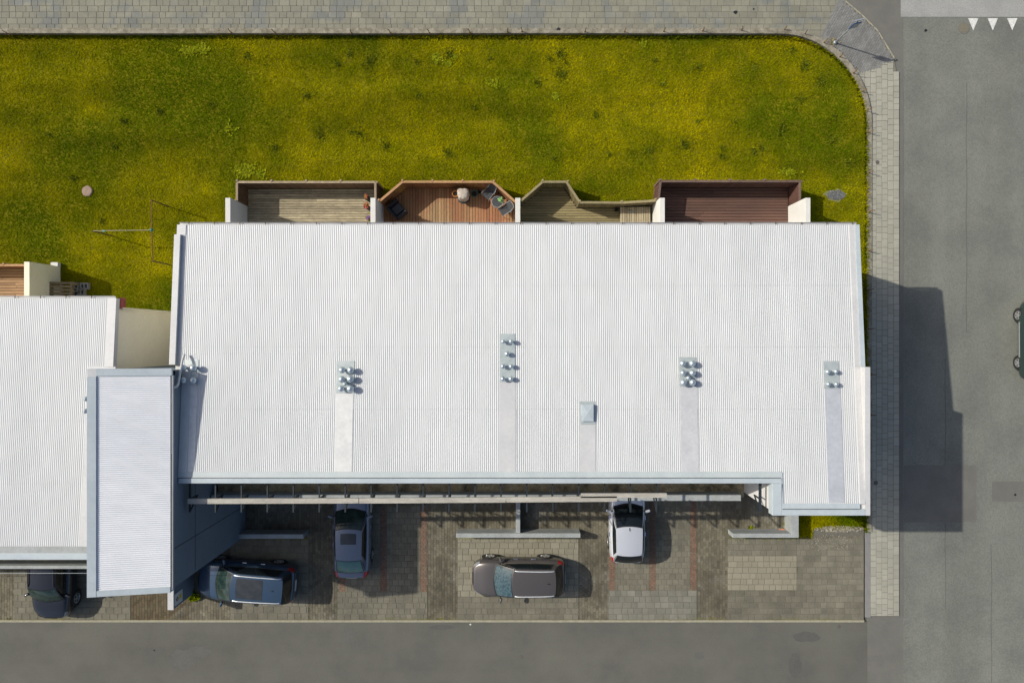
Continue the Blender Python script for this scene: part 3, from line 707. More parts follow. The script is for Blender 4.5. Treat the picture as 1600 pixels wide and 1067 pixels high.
deck('olive plank terrace narrowing to the right, third from the left', M_deck3, [(.15,YF),(6.52,YF),(6.52,f3[5][1]-.03),(f3[4][0],f3[4][1]-.03),(f3[3][0]-.02,f3[3][1]-.03),(f3[2][0]-.03,7.33),(f3[1][0]+.03,7.33),(.15,f3[0][1]-.03)], 'x', .124)
fence('dark maroon board fence round the rightmost terrace', [(6.62,6.50),(6.72,7.38),(13.23,7.38),(13.23,6.47)], 1.4, M_f4, M_f4top)
deck('dark maroon plank terrace at the right end of the long block', M_deck4, [(6.76,YF),(13.18,YF),(13.18,7.35),(6.76,7.35)], 'x', .140)
fence('tan board fence of the terrace cut off by the left edge', [(-28.5,3.46),(-22.56,3.46)], 1.38, M_f2, M_f2top)
deck('tan plank terrace cut off by the left edge', M_deck5, [(-28.5,1.27),(-22.56,1.27),(-22.56,3.43),(-28.5,3.43)], 'x', .135)

# ------------------------------------------------------------------ low walls by the parking
def zwall(mb, px0, px1, py0, py1, h):   # given by its top face in the photo
    a = P(px0, py1, h); b = P(px1, py0, h); return mb.box(a.x, b.x, a.y, b.y, -.1, h)
tag(zwall(MB(), 300, 474, 834.5, 841.5, .78).build('low_wall', M_wallgrey, bevel=.01), 'low grey concrete wall running out from the blue tower', 'wall', 'low parking walls')
t = thing('low_wall', 'T shaped low grey concrete wall above the grey brown car', 'wall', (0, -9.3, 0), 'low parking walls')
zwall(MB(), 712.5, 907, 833, 840, .78).build('wall', M_wallgrey, t, bevel=.01)
a = P(806, 832.8, .78); b = P(812.8, 700, .78); MB().box(a.x, b.x, a.y+.004, -7.0, -.1, .78).build('cross_wall', M_wallgrey, t, bevel=.01)
t = thing('low_wall', 'L shaped low pale concrete wall below the right roof corner', 'wall', (12.2, -9.2, 0), 'low parking walls')
zwall(MB(), 1145, 1235.8, 833.3, 840, .80).build('wall', M_wallgrey, t, bevel=.01)
zwall(MB(), 1236, 1248.2, 750, 840, .80).build('cross_wall', M_wallgrey, t, bevel=.01)

# ------------------------------------------------------------------ grass
def blades(name, pts, m, size, parent=None, h=(.02,.06), kind='stuff', label=None, cat=None):
    n = len(pts); pts = np.asarray(pts); ang = rng.uniform(0, 2*np.pi, n); s = rng.uniform(size[0], size[1], n); hh = rng.uniform(h[0], h[1], n)
    wd = s*.32; dx, dy = np.cos(ang), np.sin(ang)
    v = np.zeros((n, 3, 3)); z = pts[:, 2]
    v[:,0,0] = pts[:,0]-dy*wd; v[:,0,1] = pts[:,1]+dx*wd; v[:,0,2] = z
    v[:,1,0] = pts[:,0]+dy*wd; v[:,1,1] = pts[:,1]-dx*wd; v[:,1,2] = z
    v[:,2,0] = pts[:,0]+dx*s; v[:,2,1] = pts[:,1]+dy*s; v[:,2,2] = z+hh
    me = bpy.data.meshes.new(name); me.vertices.add(n*3); me.loops.add(n*3); me.polygons.add(n)
    me.vertices.foreach_set('co', v.ravel()); me.loops.foreach_set('vertex_index', np.arange(n*3, dtype=np.int32))
    me.polygons.foreach_set('loop_start', np.arange(0, n*3, 3, dtype=np.int32)); me.polygons.foreach_set('loop_total', np.full(n, 3, dtype=np.int32))
    me.update(); me.validate(); me.materials.append(m)
    o = link(bpy.data.objects.new(name, me)); tag(o, label, cat, None, kind)
    if parent: o.parent = parent
    return o
def lawn_ok(px, py):
    ok = (py > 57.5) & (px < 1352.5)
    c = (px > 1213) & (py < 197); ok &= ~c | (np.hypot(px-1213, py-197) < 139.5)
    X = (px-CX)/32; Y = (CY-py)/32
    for poly in ([(-13.15,4.2),(-6.47,4.2),(-6.47,7.36),(-13.15,7.36)], [(6.6,4.2),(13.27,4.2),(13.27,7.4),(6.6,7.4)], [(-34,1),(-22.3,1),(-22.3,3.5),(-34,3.5)], [(-34,-9),(-16.1,-9),(-16.1,1.26),(-34,1.26)], [(-16.2,-9),(13.7,-9),(13.7,4.3),(-16.2,4.3)]):
        ok &= ~((X > poly[0][0]) & (X < poly[1][0]) & (Y > poly[0][1]) & (Y < poly[2][1]))
    cen = (X > -6.5) & (X < 6.65) & (Y > 4.2)   # angled terraces
    fx = [-6.5]+[p[0] for p in f2]+[p[0] for p in f3]+[6.65]; fy = [6.4]+[p[1] for p in f2]+[p[1] for p in f3]+[6.5]
    ok &= ~(cen & (Y < np.interp(X, fx, fy)+.02))
    return ok
n = 520000
px = rng.uniform(-30, 1354, n); py = rng.uniform(56, 500, n); k = lawn_ok(px, py); px = px[k]; py = py[k]
pts = np.stack([(px-CX)/32, (CY-py)/32, np.zeros(len(px))], 1)
blades('grass', pts, M_grass, (.03,.085), label='short yellow green lawn grass', cat='grass')
n = 9000; px = rng.uniform(1248, 1352, n); py = rng.uniform(780, 838, n); k = (py < 823+rng.normal(0,2,n)) | ((px < 1269) & (py < 838)); px = px[k]; py = py[k]
blades('grass', np.stack([(px-CX)/32, (CY-py)/32, np.zeros(len(px))], 1), M_grass, (.04,.10), h=(.03,.1), label='mossy grass strip below the right roof corner', cat='grass')
fr = []
for (x0, y0), (x1, y1) in zip(ins, ins[1:]):
    if x0 < -60: continue
    m_ = int(math.hypot(x1-x0, y1-y0)*5)
    for _ in range(m_):
        q = random.random(); a = P(x0+(x1-x0)*q+random.gauss(0,1.1), y0+(y1-y0)*q+abs(random.gauss(0,1.3))*(1 if y0 < 190 else 0)); fr.append((a.x-(.03 if y0 > 100 else 0), a.y-.03, .01))
blades('grass_fringe', fr, M_grass, (.05,.13), h=(.05,.22), label='longer grass along the kerb of the lawn', cat='grass')
fr = []
for _ in range(1500):
    x = random.uniform(0, 1350)
    if math.sin(x*.031)+math.sin(x*.011+1) > .1+random.random(): fr.append((*P(x, 966.6+random.gauss(0,1.2))[:2], .012))
for _ in range(900):
    x = random.choice((random.uniform(1137,1270), random.uniform(383,478), random.uniform(712,907))); fr.append((*P(x, 839+abs(random.gauss(0,2.2)))[:2], .014))
blades('moss', fr, M_grass, (.02,.06), h=(.005,.02), label='moss in the paving joints along walls and curb', cat='moss')
spots = [(387,88),(547,85),(528,101),(578,97),(652,98),(702,85),(766,92),(860,93),(884,98),(876,84),(1023,95),(1092,106),(877,117),(1033,132),(1238,78),(1257,102),(1253,110),(1282,125),(1281,130),(1250,155),(1304,182),(1222,200),(1221,209),(1300,220),(952,243),(1069,226),(1128,232),(1128,245),(1190,232),(1176,237),(1149,191),(1016,236),(866,248),(550,207),(563,210),(603,228),(430,232),(332,165),(250,175),(195,190),(76,211),(115,280),(160,345),(180,230),(655,150),(740,170),(480,150),(930,180),(700,240),(840,130),(1180,105),(1325,255),(1090,190),(500,210)]
pp = []
for x, y in spots:
    r = random.uniform(3.0, 6.0)*(1.5 if random.random() < .25 else 1)
    for _ in range(int(r*r*4)):
        a = random.uniform(0, 6.28); d = abs(random.gauss(0, r*random.choice((.7,1.0,1.4)))); pp.append(((x+d*math.cos(a)-CX)/32, (CY-y-d*math.sin(a))/32, 0.0))
pp = np.array(pp); k = lawn_ok(pp[:,0]*32+CX, CY-pp[:,1]*32); pp = pp[k]
blades('dark_grass_tufts', pp, M_dgrass, (.04,.10), h=(.05,.13), label='scattered darker green tufts in the lawn', cat='grass')
pp = []
for x, y, rx, ry, d in ((384,267,13,8,420),(297,80,10,5,170),(318,77,9,6,170),(682,92,7,6,150),(408,272,6,6,90),(700,100,6,5,60),(770,130,8,6,60),(710,90,4,3,50),(1005,70,4,5,60),(360,200,9,8,60),(867,151,5,4,60),(1230,270,14,6,120)):
    for _ in range(d): pp.append(((x+random.gauss(0,rx*.6)-CX)/32, (CY-y-random.gauss(0,ry*.6))/32, .03))
pp = np.array(pp); k = lawn_ok(pp[:,0]*32+CX, CY-pp[:,1]*32); pp = pp[k]
blades('weed_patches', pp, M_weed, (.06,.14), h=(.02,.07), label='brighter green broad leaved weeds in the lawn', cat='weeds')

# gravel patches, stump
def pebbles(name, px, py, rx, ry, n, m, label, cat, zz=.0, s=(.02,.05)):
    mb = MB()
    for _ in range(n):
        a = random.uniform(0, 6.28); d = math.sqrt(random.random()); p = P(px+rx*d*math.cos(a), py+ry*d*math.sin(a)); r = random.uniform(*s); q = random.uniform(.5,.9)
        t = random.uniform(0, 3); ring = [(p.x+r*math.cos(t+k*1.2566), p.y+r*q*math.sin(t+k*1.2566), zz) for k in range(5)]
        mb.add(ring+[(p.x+.2*r, p.y, zz+r*.8)], [(i,(i+1)%5,5) for i in range(5)])
    return tag(mb.build(name, m), label, cat, None, 'stuff')
c = P(1305, 306); tag(MB().prism([(c.x+.50*(1+.22*math.sin(3*t)+.12*math.sin(7*t))*math.cos(t), c.y+.30*(1+.2*math.cos(5*t))*math.sin(t)) for t in np.linspace(0, 6.28, 20)[:-1]], .0, .022).build('bare_earth', M_earth), kind='structure')
pebbles('gravel', 1306, 305, 14, 7.5, 420, M_peb, 'patch of dark gravel in the lawn right of the maroon terrace', 'gravel', .02, (.03,.06))
pebbles('gravel', 1312, 826, 40, 5, 420, M_pebl, 'pale gravel along the edge of the small grass strip', 'gravel', .012)
pebbles('gravel', 1298, 848, 38, 14, 260, M_pebl, 'loose stones scattered on the paving below the grass strip', 'gravel', .012, (.012,.03))
c = P(137, 299); t = thing('tree_stump', 'round pinkish brown stump level with the lawn near the left edge', 'stump', (c.x, c.y, 0))
MB().lathe([(.26,0),(.26,.05),(.24,.07)], (c.x,c.y,0), 24, jit=.02).build('bark', M_stump, t)
MB().lathe([(.22,.065),(.22,.078),(.12,.082)], (c.x,c.y,0), 24, jit=.015).build('cut_face', M_stump, t)

# ------------------------------------------------------------------ drying frame
t = thing('drying_frame', 'T shaped drying frame of thin rusty and pale bars on the lawn', 'drying frame', tuple(P(250, 362)))
hz = 1.55
n1 = P(236.8,313,hz); n2 = P(238.2,408,hz); cc = P(236.8,359.5,hz); w1 = P(144,361,hz)
MB().tube([n1, cc], .022, 8).build('cross_bar', M_rust, t); MB().tube([cc+Vector((0,-.03,0)), n2], .024, 8).build('cross_bar', M_rust, t)
MB().tube([w1, cc], .018, 8).build('long_bar', M_mint, t)
for q in (n1, n2, w1): MB().tube([(q.x,q.y,-.1), (q.x,q.y,hz+.03)], .028, 8).build('post', M_rustdark, t)
MB().lathe([(.07,-.06),(.09,0),(.07,.05),(.03,.08)], cc, 16).build('joint_hub', M_teal, t, smooth=True)
piece('joint_plate', M_teal, t, P(162,361,hz), (.14,.09,.05))

# ------------------------------------------------------------------ iron stakes on the kerb
ords = ['first','second','third','fourth','fifth','sixth','seventh','eighth','ninth','tenth','eleventh','twelfth','thirteenth','fourteenth']
nst = [(14,54),(361,51),(430,52),(549,52),(610,52),(671,52),(734,51.5),(793,50.5),(815.5,49.5),(914,50),(976,50),(1037,49.5),(1098,48.5),(1159,47.5)]
cst = [(1224.5,47.5),(1257,54),(1287,67.5),(1312.5,89),(1334,114)]
est = [(1346.5,144),(1354,174),(1357,207.5),(1357.5,270),(1357.5,331),(1356.5,392),(1357.5,453),(1357.5,514),(1361,585),(1361,648)]
def stake(px, py, label, zt_, hh, lean):
    b = P(px, py, zt_); 
    t = thing('iron_stake', label, 'stake', (b.x, b.y, zt_), 'iron stakes along the kerb')
    j = random.uniform(-.03,.03); ux, uy = lean
    MB().tube([(b.x,b.y,zt_-.1),(b.x+j*.3,b.y,zt_+hh*.55),(b.x+j+ux,b.y+uy,zt_+hh)], [.022,.02,.017], 6).build('rod', M_rust if random.random() < .75 else M_rustdark, t)
    MB().lathe([(.045,0),(.04,.012)], (b.x,b.y,zt_), 8).build('foot_plate', M_rust, t)
for i, (x, y) in enumerate(nst): stake(x, y, 'thin rusty iron stake on the kerb above the lawn, %s from the left' % ords[i], .30, .38, (random.choice((-.06,-.05,.02)), .03))
for i, (x, y) in enumerate(cst): stake(x, y, 'thin rusty iron stake on the curved corner kerb, %s from its upper end' % ords[i], .20, .38, (.02,.05))
for i, (x, y) in enumerate(est): stake(x, y, 'thin rusty iron stake on the right hand kerb, %s from the top' % ords[i], .07, .40, (.05,.02))

# traffic sign on the corner
b = P(1305, 66.5, .08); t = thing('traffic_sign', 'galvanised pole with a sign seen edge on at the grey paved corner', 'sign', tuple(b))
MB().tube([(b.x,b.y,0),(b.x,b.y,2.35)], .032, 10).build('pole', M_galv, t, smooth=True)
MB().lathe([(.09,.0),(.08,.03),(.04,.05)], (b.x,b.y,.08), 12).build('foot', M_galv, t)
a = math.radians(12); ux, uy = math.cos(a), math.sin(a)
pl = MB().bar((b.x-.20*ux+.03,b.y-.20*uy-.05,1.98), (b.x+.20*ux+.03,b.y+.20*uy-.05,1.98), .02, .55).build('sign_plate', M_signblue, t)
MB().bar((b.x-.17*ux+.037,b.y-.17*uy-.067,1.98), (b.x+.17*ux+.037,b.y+.17*uy-.067,1.98), .012, .48).build('sign_face', M_galv, pl)
MB().bar((b.x-.20,b.y-.03,2.36), (b.x+.26,b.y+.08,2.36), .05, .06).build('top_bracket', M_galv, t)
for i in range(46):
    pass
pp = [((P(1300+random.gauss(0,5), 66+random.gauss(0,3)).x), P(1300, 66+random.gauss(0,3.5)).y, .04) for _ in range(70)]
blades('dry_weeds', pp, M_deck3, (.03,.08), h=(.03,.1), label='dry weeds at the foot of the traffic sign', cat='weeds')
# weeds by the tower and by the L wall
def weed(px, py, n, sp, label, m=M_weed, z=.01):
    c = P(px, py); t = thing('weed_plant', label, 'weed', (c.x, c.y, z)); mb = MB()
    for _ in range(n):
        a = random.uniform(0, 6.28); l = random.uniform(.4, 1)*sp; x0 = c.x+random.gauss(0,sp*.25); y0 = c.y+random.gauss(0,sp*.2)
        q = .28*l; dx, dy = math.cos(a), math.sin(a)
        mb.add([(x0,y0,z),(x0+dx*l*.5-dy*q,y0+dy*l*.5+dx*q,z+l*.5),(x0+dx*l,y0+dy*l,z+l*.45),(x0+dx*l*.5+dy*q,y0+dy*l*.5-dx*q,z+l*.5)], [(0,1,2,3)])
    mb.build('leaves', m, t)
weed(304, 930, 70, .30, 'green weed growing at the foot of the tower in front of the blue car', M_grass)
weed(1171, 824.5, 26, .16, 'small green weed above the L shaped low wall')
weed(1139, 830, 40, .14, 'yellowish weed at the left end of the L shaped wall', M_grass)
weed(1226, 818, 22, .10, 'tiny weed inside the corner of the L shaped wall', M_grass)
c = P(1222, 829, .1); t = thing('orange_canister', 'small orange canister with black handle lying inside the L shaped wall', 'canister', (c.x, c.y, .01))
MB().tube([(c.x-.14,c.y,.11),(c.x-.12,c.y,.11),(c.x+.10,c.y,.11),(c.x+.14,c.y,.11)], [.06,.095,.095,.06], 14).build('body', M_orange, t, smooth=True)
MB().tube([(c.x+.14,c.y,.11),(c.x+.28,c.y+.01,.10)], .035, 8).build('handle', M_black, t)
MB().tube([(c.x-.03,c.y,.11),(c.x-.01,c.y,.11)], .098, 14).build('band', M_wallw, t)

# ------------------------------------------------------------------ terrace furniture
def local(c, a):
    return Matrix.Translation(Vector(c)) @ Matrix.Rotation(a, 4, 'Z')
def armchair(px, py, a, label):
    c = P(px, py, .14); t = thing('armchair', label, 'armchair', tuple(c)); X = local(c, a)
    MB().box(-.28,.28,-.28,.28,.05,.36).build('seat', M_wicker, t, bevel=.03, xf=X)
    MB().box(-.22,.25,-.21,.21,.362,.46).build('cushion', M_fabric, t, bevel=.03, xf=X)
    MB().box(-.36,-.255,-.33,.33,.06,.72).build('backrest', M_wicker, t, bevel=.03, xf=X)
    for s in (-1, 1): MB().box(-.25,.30,s*.335-.05,s*.335+.05,.06,.56).build('armrest', M_wicker, t, bevel=.025, xf=X)
    for x in (-.25,.24):
        for y in (-.25,.25): MB().box(x-.02,x+.02,y-.02,y+.02,0,.06).build('leg', M_black, t, xf=X)
armchair(623, 330, math.radians(40), 'black wicker armchair standing alone in the shaded left corner of the terrace')
def chair(px, py, a, label):
    c = P(px, py, .14); t = thing('garden_chair', label, 'chair', tuple(c), 'garden chairs at the round table'); X = local(c, a)
    MB().box(-.20,.22,-.21,.21,.40,.435).build('seat', M_fabric, t, bevel=.012, xf=X)
    MB().add([(-.20,-.20,.45),(-.20,.20,.45),(-.40,.17,.86),(-.40,-.17,.86),(-.215,-.20,.45),(-.215,.20,.45),(-.415,.17,.86),(-.415,-.17,.86)],
        [(0,1,2,3),(7,6,5,4),(0,3,7,4),(1,5,6,2),(3,2,6,7)]).build('backrest', M_fabric, t, xf=X)
    MB().tube([(-.19,-.215,.42),(-.41,-.19,.86),(-.44,-.10,.90),(-.44,.10,.90),(-.41,.19,.86),(-.19,.215,.42)], .014, 8).build('back_frame', M_galv, t, xf=X, smooth=True)
    for s in (-1, 1):
        MB().tube([(.20,s*.21,.0),(.22,s*.215,.42)], .013, 6).build('leg', M_galv, t, xf=X); MB().tube([(-.28,s*.21,.0),(-.18,s*.215,.42)], .013, 6).build('leg', M_galv, t, xf=X)
        MB().tube([(.22,s*.225,.42),(.20,s*.235,.62),(-.30,s*.225,.63)], .012, 6).build('armrest', M_galv, t, xf=X)
chair(763.5, 306, math.atan2(-8, -7), 'dark garden chair with metal frame left of the round table, mostly in shade')
chair(788.5, 331, math.atan2(-5, -8), 'dark garden chair with metal frame right of the round table beside the white wall')
c = P(777, 315.5, .70); c.z = .14; t = thing('round_table', 'small round dark table with pale rim between two garden chairs', 'table', tuple(c))
MB().lathe([(.26,.545),(.26,.56),(.10,.562)], c, 32).build('table_top', M_signblue if False else M_fabric, t)
MB().tube([(c.x+.268*math.cos(q), c.y+.268*math.sin(q), c.z+.55) for q in np.linspace(0, 2*math.pi, 33)], .014, 6).build('rim', M_galv, t)
for q in (.5, 2.1, 3.7, 5.2): MB().tube([(c.x+.24*math.cos(q),c.y+.24*math.sin(q),.14),(c.x+.2*math.cos(q),c.y+.2*math.sin(q),.69)], .012, 6).build('leg', M_galv, t)
def potplant(px, py, zb, r, h, mp, label, leafm=None, nl=0, name='flower_pot', cat='pot', sp=.12, fm=None):
    c = P(px, py, zb+h); c.z = zb; t = thing(name, label, cat, tuple(c))
    MB().lathe([(r*.7,0),(r*.95,h*.9),(r*1.05,h*.9),(r*1.05,h),(r*.88,h),(r*.82,h*.86)], c, 22).build('pot', mp, t, smooth=True)
    MB().lathe([(r*.84,h*.84),(r*.6,h*.88)], c, 16).build('soil', M_bed, t)
    for nm, m, n in (('leaves', leafm, nl), ('petals', fm, int(nl*.9))):
        if not m: continue
        mb = MB()
        for _ in range(n):
            a = random.uniform(0, 6.28); d = abs(random.gauss(0, sp*.6)); l = random.uniform(.03,.065); zz = c.z+h+random.uniform(.0,.12)+(.04 if nm == 'petals' else 0)
            x0, y0 = c.x+d*math.cos(a), c.y+d*math.sin(a); b = random.uniform(0,6.28); dx, dy = math.cos(b)*l, math.sin(b)*l
            mb.add([(x0-dx,y0-dy,zz),(x0-dy*.6,y0+dx*.6,zz+.015),(x0+dx,y0+dy,zz+.01),(x0+dy*.6,y0-dx*.6,zz+.02)], [(0,1,2,3)])
        mb.build(nm, m, t)
    return t
potplant(782.5, 312.5, .705, .06, .09, M_wallw, 'small light green plant standing on the round table', M_leaf, 45, 'potted_plant', 'plant', .11)
potplant(711.3, 302.5, .14, .15, .50, M_terra, 'round orange clay pot left of the covered barbecue', None)
potplant(741, 302.5, .14, .16, .30, M_greenpot, 'dark green round pot right of the covered barbecue', None)
potplant(748.8, 299.5, .14, .085, .16, M_wicker, 'small dark pot right of the dark green pot', None)
c = P(723, 303, 1.0); c.z = .14; t = thing('covered_barbecue', 'barbecue under a crumpled beige cover against the terrace fence', 'barbecue', tuple(c))
mb = MB(); prof = []
def cov(u, v):
    v = min(v, .985)
    a = u*2*math.pi; sq = 6.0 if math.sin(a) > 0 else 2.2; ca, sa = math.cos(a), math.sin(a); r = 1/((abs(ca)**sq+abs(sa)**sq)**(1/sq))
    if sa > 0: r *= 1.04
    fold = .92+.025*math.sin(9*a+v*4)+.02*math.sin(17*a+v*9)
    if v < .7: rr = .30*(1.0-.10*(v/.7)); z = .25+.62*(v/.7)
    else: q = (v-.7)/.3; rr = .27*(1-q)**.6; z = .87+.06*math.sin(q*1.57)+.012*math.sin(8*a)*(1-q)
    return (c.x+ca*r*rr*fold, c.y+sa*r*rr*fold, c.z+z)
mb.grid(cov, np.linspace(0,1,49), np.linspace(0,1,16)); mb.f.append(tuple(15*49+i for i in range(48))); mb.build('cover', M_cover, t, smooth=True)
MB().lathe([(.10,.22),(.28,.26),(.31,.32),(.26,.34)], (c.x,c.y-.06,c.z), 24).build('bowl', M_black, t)
for q in (.8, 2.3, 4.0, 5.4): MB().tube([(c.x+.2*math.cos(q),c.y-.03+.2*math.sin(q),.14),(c.x+.15*math.cos(q),c.y-.03+.15*math.sin(q),.45)], .015, 6).build('leg', M_galv, t)
potplant(573, 309, .14, .12, .75, M_wicker, 'pot of red flowers nearest the fence on the weathered terrace', M_weed, 24, 'flower_pot', 'flowers', .11, M_flower)
potplant(572, 322, .14, .12, .75, M_wicker, 'pot of red flowers beside the white wall on the weathered terrace', M_weed, 28, 'flower_pot', 'flowers', .12, M_flower)
potplant(576, 341, .14, .11, .6, M_wicker, 'pot of purple flowers at the roof edge on the weathered terrace', M_weed, 40, 'flower_pot', 'flowers', .13, M_purple)
potplant(963.5, 327, .14, .09, .35, M_wicker, 'small black pot left of the slatted bench', None)
# slatted bench box on the olive terrace
x0, y0 = P(969, 346.5, .55).x, P(969, 348, .55).y; x1, y1 = P(1016.5, 0, .55).x, P(0, 323.5, .55).y
t = thing('storage_bench', 'pale slatted wooden bench box on the olive terrace beside the white wall', 'bench', ((x0+x1)/2, (y0+y1)/2, .14))
MB().box(x0+.03, x1-.03, y0+.03, y1-.03, .145, .50).build('body', M_f3, t)
n = 13; s = (x1-x0)/n
for i in range(n):
    if i in (2,): continue
    piece('slat', M_bench, t, (x0+(i+.5)*s, (y0+y1)/2, .53), (s-.022, y1-y0, .035))
piece('slat', M_f1top, t, (x0+2.5*s, (y0+y1)/2, .526), (s-.03, y1-y0-.03, .03))
piece('handle', M_galv, t, (x0+4.6*s, y1-.22, .565), (.28, .03, .03))

# pallet, blocks and white box by the left block
c = P(94.5, 453.0, .80); t = thing('pallet_stand', 'weathered slatted wooden pallet stand in front of the pale wall near the left roof', 'pallet', (c.x, c.y, .005))
for i in range(5): piece('slat', M_wood, t, (c.x, c.y+.33-.165*i, .79), (1.08, .10, .022))
for x in (-.49, .0, .49):
    piece('bearer', M_wood, t, (c.x+x, c.y, .768), (.10, .78, .022))
    for y in (-.33, 0, .33): piece('block', M_wood, t, (c.x+x, c.y+y, .712), (.10,.10,.09))
    piece('foot_board', M_wood, t, (c.x+x, c.y, .655), (.10, .78, .024))
for x in (-.45, .45):
    for y in (-.30, .30): piece('leg', M_wood, t, (c.x+x, c.y+y, .323), (.08, .08, .64))
for i, (x, y, lab) in enumerate(((117.5,446.5,'grey concrete block just right of the pallet stand'),(132.5,447,'grey concrete block in the shade, farthest right of four'),(127,456.5,'grey concrete block at the left roof edge, palest of four'),(116,459,'low grey concrete block between the pallet stand and the pale block'))):
    c = P(x, y, .12); t = thing('concrete_block', lab, 'block', (c.x, c.y, .005), 'blocks beside the pallet')
    w2, d2 = (.20, .15); h = .2
    for s in (-1, 0, 1): MB().box(c.x+s*.17-.03, c.x+s*.17+.03, c.y-.095, c.y+.095, .006, h).build('web', M_block, t)
    for s in (-1, 1): MB().box(c.x-.2, c.x+.2, c.y+s*.125-.03, c.y+s*.125+.03, .005, h+.002).build('shell', M_block, t)
c = P(86, 413.3, .2); t = thing('white_box', 'small white box at the outer end of the pale terrace wall', 'box', (c.x, c.y, 0))
MB().box(c.x-.16, c.x+.16, c.y-.09, c.y+.09, 0, .24).build('body', M_wallw, t, bevel=.015)
MB().box(c.x-.175, c.x+.175, c.y-.10, c.y+.10, .242, .275).build('lid', M_wallw, t, bevel=.01)

# ------------------------------------------------------------------ cars
def cr(keys, t):
    """Catmull-Rom through (t, value) keys"""
    n = len(keys); i = 0
    while i < n-2 and keys[i+1][0] < t: i += 1
    t0, t1 = keys[i][0], keys[i+1][0]; u = min(1, max(0, (t-t0)/(t1-t0)))
    p1, p2 = keys[i][1], keys[i+1][1]
    m1 = (p2-keys[i-1][1])/(t1-keys[i-1][0])*(t1-t0) if i > 0 else p2-p1
    m2 = (keys[i+2][1]-p1)/(keys[i+2][0]-t0)*(t1-t0) if i+2 < n else p2-p1
    u2, u3 = u*u, u*u*u
    return (2*u3-3*u2+1)*p1+(u3-2*u2+u)*m1+(-2*u3+3*u2)*p2+(u3-u2)*m2
def car(name, label, pos, heading, L, W, paintm, roofz, belt, hoodz, nose, cowl_t, roof_f, roof_r, rearw_t, tail_z, glass, wb, wr=.33,
        sunroof=None, rails=False, rails_m=None, rwglass=None, chrome=False, clad=None, sedan=False, antenna=None, roofw=.68, track_t=(.19,.79), side_trim=False, plate=True, wheel_in=0.0):
    t = thing(name, label, 'car', (pos[0], pos[1], .0)); X = local((pos[0], pos[1], .012), heading); hw = W/2
    wk = [(0,.42),(.012,.60),(.04,.78),(.10,.92),(.18,.98),(.28,.998),(.5,1.0),(.75,.995),(.88,.965),(.955,.90),(.988,.80),(1,.66)]
    tk = [(0,nose-.16),(.012,nose-.04),(.05,nose+.03),(cowl_t*.55,(nose+hoodz)/2+.05),(cowl_t,hoodz),(cowl_t+.1,belt),(.6,belt+.02),(rearw_t-.04 if not sedan else rearw_t-.06,belt+.03),(.965,tail_z),(.990,tail_z-.06),(1,tail_z-.2)]
    def hull(u, v):      # u -1..1 across, v 0 front..1 rear
        a = abs(u); s = 1 if u > 0 else -1; w_ = hw*cr(wk, v); zt_ = cr(tk, v); zb = .22+.10*max(0, 1-v/.06)**2+.12*max(0, (v-.94)/.06)**2
        sh = zt_-.06-.02*math.sin(v*math.pi)
        prof = [(0,0,zt_),(.22,.42,zt_-.006),(.42,.74,zt_-.03),(.52,.875,sh),(.60,.955,sh-.10),(.72,1.0,sh*.62+zb*.38),(.88,.985,zb+.14),(1.0,.90,zb)]
        y = cr([(p[0], p[1]) for p in prof], a)*w_; z = cr([(p[0], p[2]) for p in prof], a)
        bow = .10*(1-a*a)*0
        x = L/2-v*L
        return Vector((x, s*y, z))
    vs_ = np.concatenate([[0,.004,.012,.025,.045], np.linspace(.07,.93,40), [.95,.968,.982,.992,.997,1]])
    us_ = np.linspace(-1,1,41)
    mb = MB().grid(hull, us_, vs_)
    n = len(us_); mb.f.append(tuple(range(n-1,-1,-1))); mb.f.append(tuple((len(vs_)-1)*n+i for i in range(n)))
    mb.build('body', paintm, t, smooth=True, xf=X)
    body = bpy.context.scene.objects[-1] if False else t
    def nrm(fn, u, v, e=.004):
        a = fn(u+e, v)-fn(u-e, v); b = fn(u, v+e)-fn(u, v-e); q = a.cross(b)
        return q.normalized() if q.length > 1e-9 else Vector((0,0,1))
    def patch(nm, fn, u0, u1, v0, v1, m, off=.006, nu=14, nv=10, flip=None, parent=t, out=Vector((0,0,.7))):
        def f2(u, v):
            p = fn(u, v); q = nrm(fn, u, v)
            if q.dot(p-out) < 0: q = -q
            return p+q*off
        return MB().grid(f2, np.linspace(u0,u1,nu), np.linspace(v0,v1,nv)).build(nm, m, parent, smooth=True, xf=X)
    # seams on the bonnet and tailgate
    for s in (-1, 1): patch('bonnet_seam', hull, s*.470, s*.478, .05, cowl_t-.01, M_black, .003, 2, 16)
    if sedan: patch('boot_seam', hull, -.46, .46, rearw_t+.004, rearw_t+.009, M_black, .003, 16, 2)
    # greenhouse
    xw = L/2-cowl_t*L; xf = L/2-roof_f*L; xr = L/2-roof_r*L; xb = L/2-rearw_t*L
    wbt = hw*.86; wrf = hw*roofw; wrr = hw*(roofw-.03); cz = .045
    zb_f = cr(tk, cowl_t)-.012; zb_r = cr(tk, rearw_t)-.015; zbm = belt-.03
    def roof(u, v):
        ww = wrf+(wrr-wrf)*v; x = xf+(xr-xf)*v; z = roofz-cz*u*u-.05*(1-v)**4-.055*v**4
        x += .09*(1-u*u)*(1-v)**2-.05*(1-u*u)*v**2
        return Vector((x, u*ww, z))
    def wind(u, v):      # v 0 at the base, 1 at the roof
        b = Vector((xw+.17*(1-u*u), u*wbt*.97, zb_f-.02*u*u)); q = roof(u, 0); p = b.lerp(q, v)
        p.z += .045*math.sin(v*math.pi); return p
    def rear(u, v):
        b = Vector((xb-.09*(1-u*u), u*wbt*(.90 if sedan else .93), zb_r-.02*u*u)); q = roof(u, 1); p = b.lerp(q, v)
        p.z += .03*math.sin(v*math.pi); return p
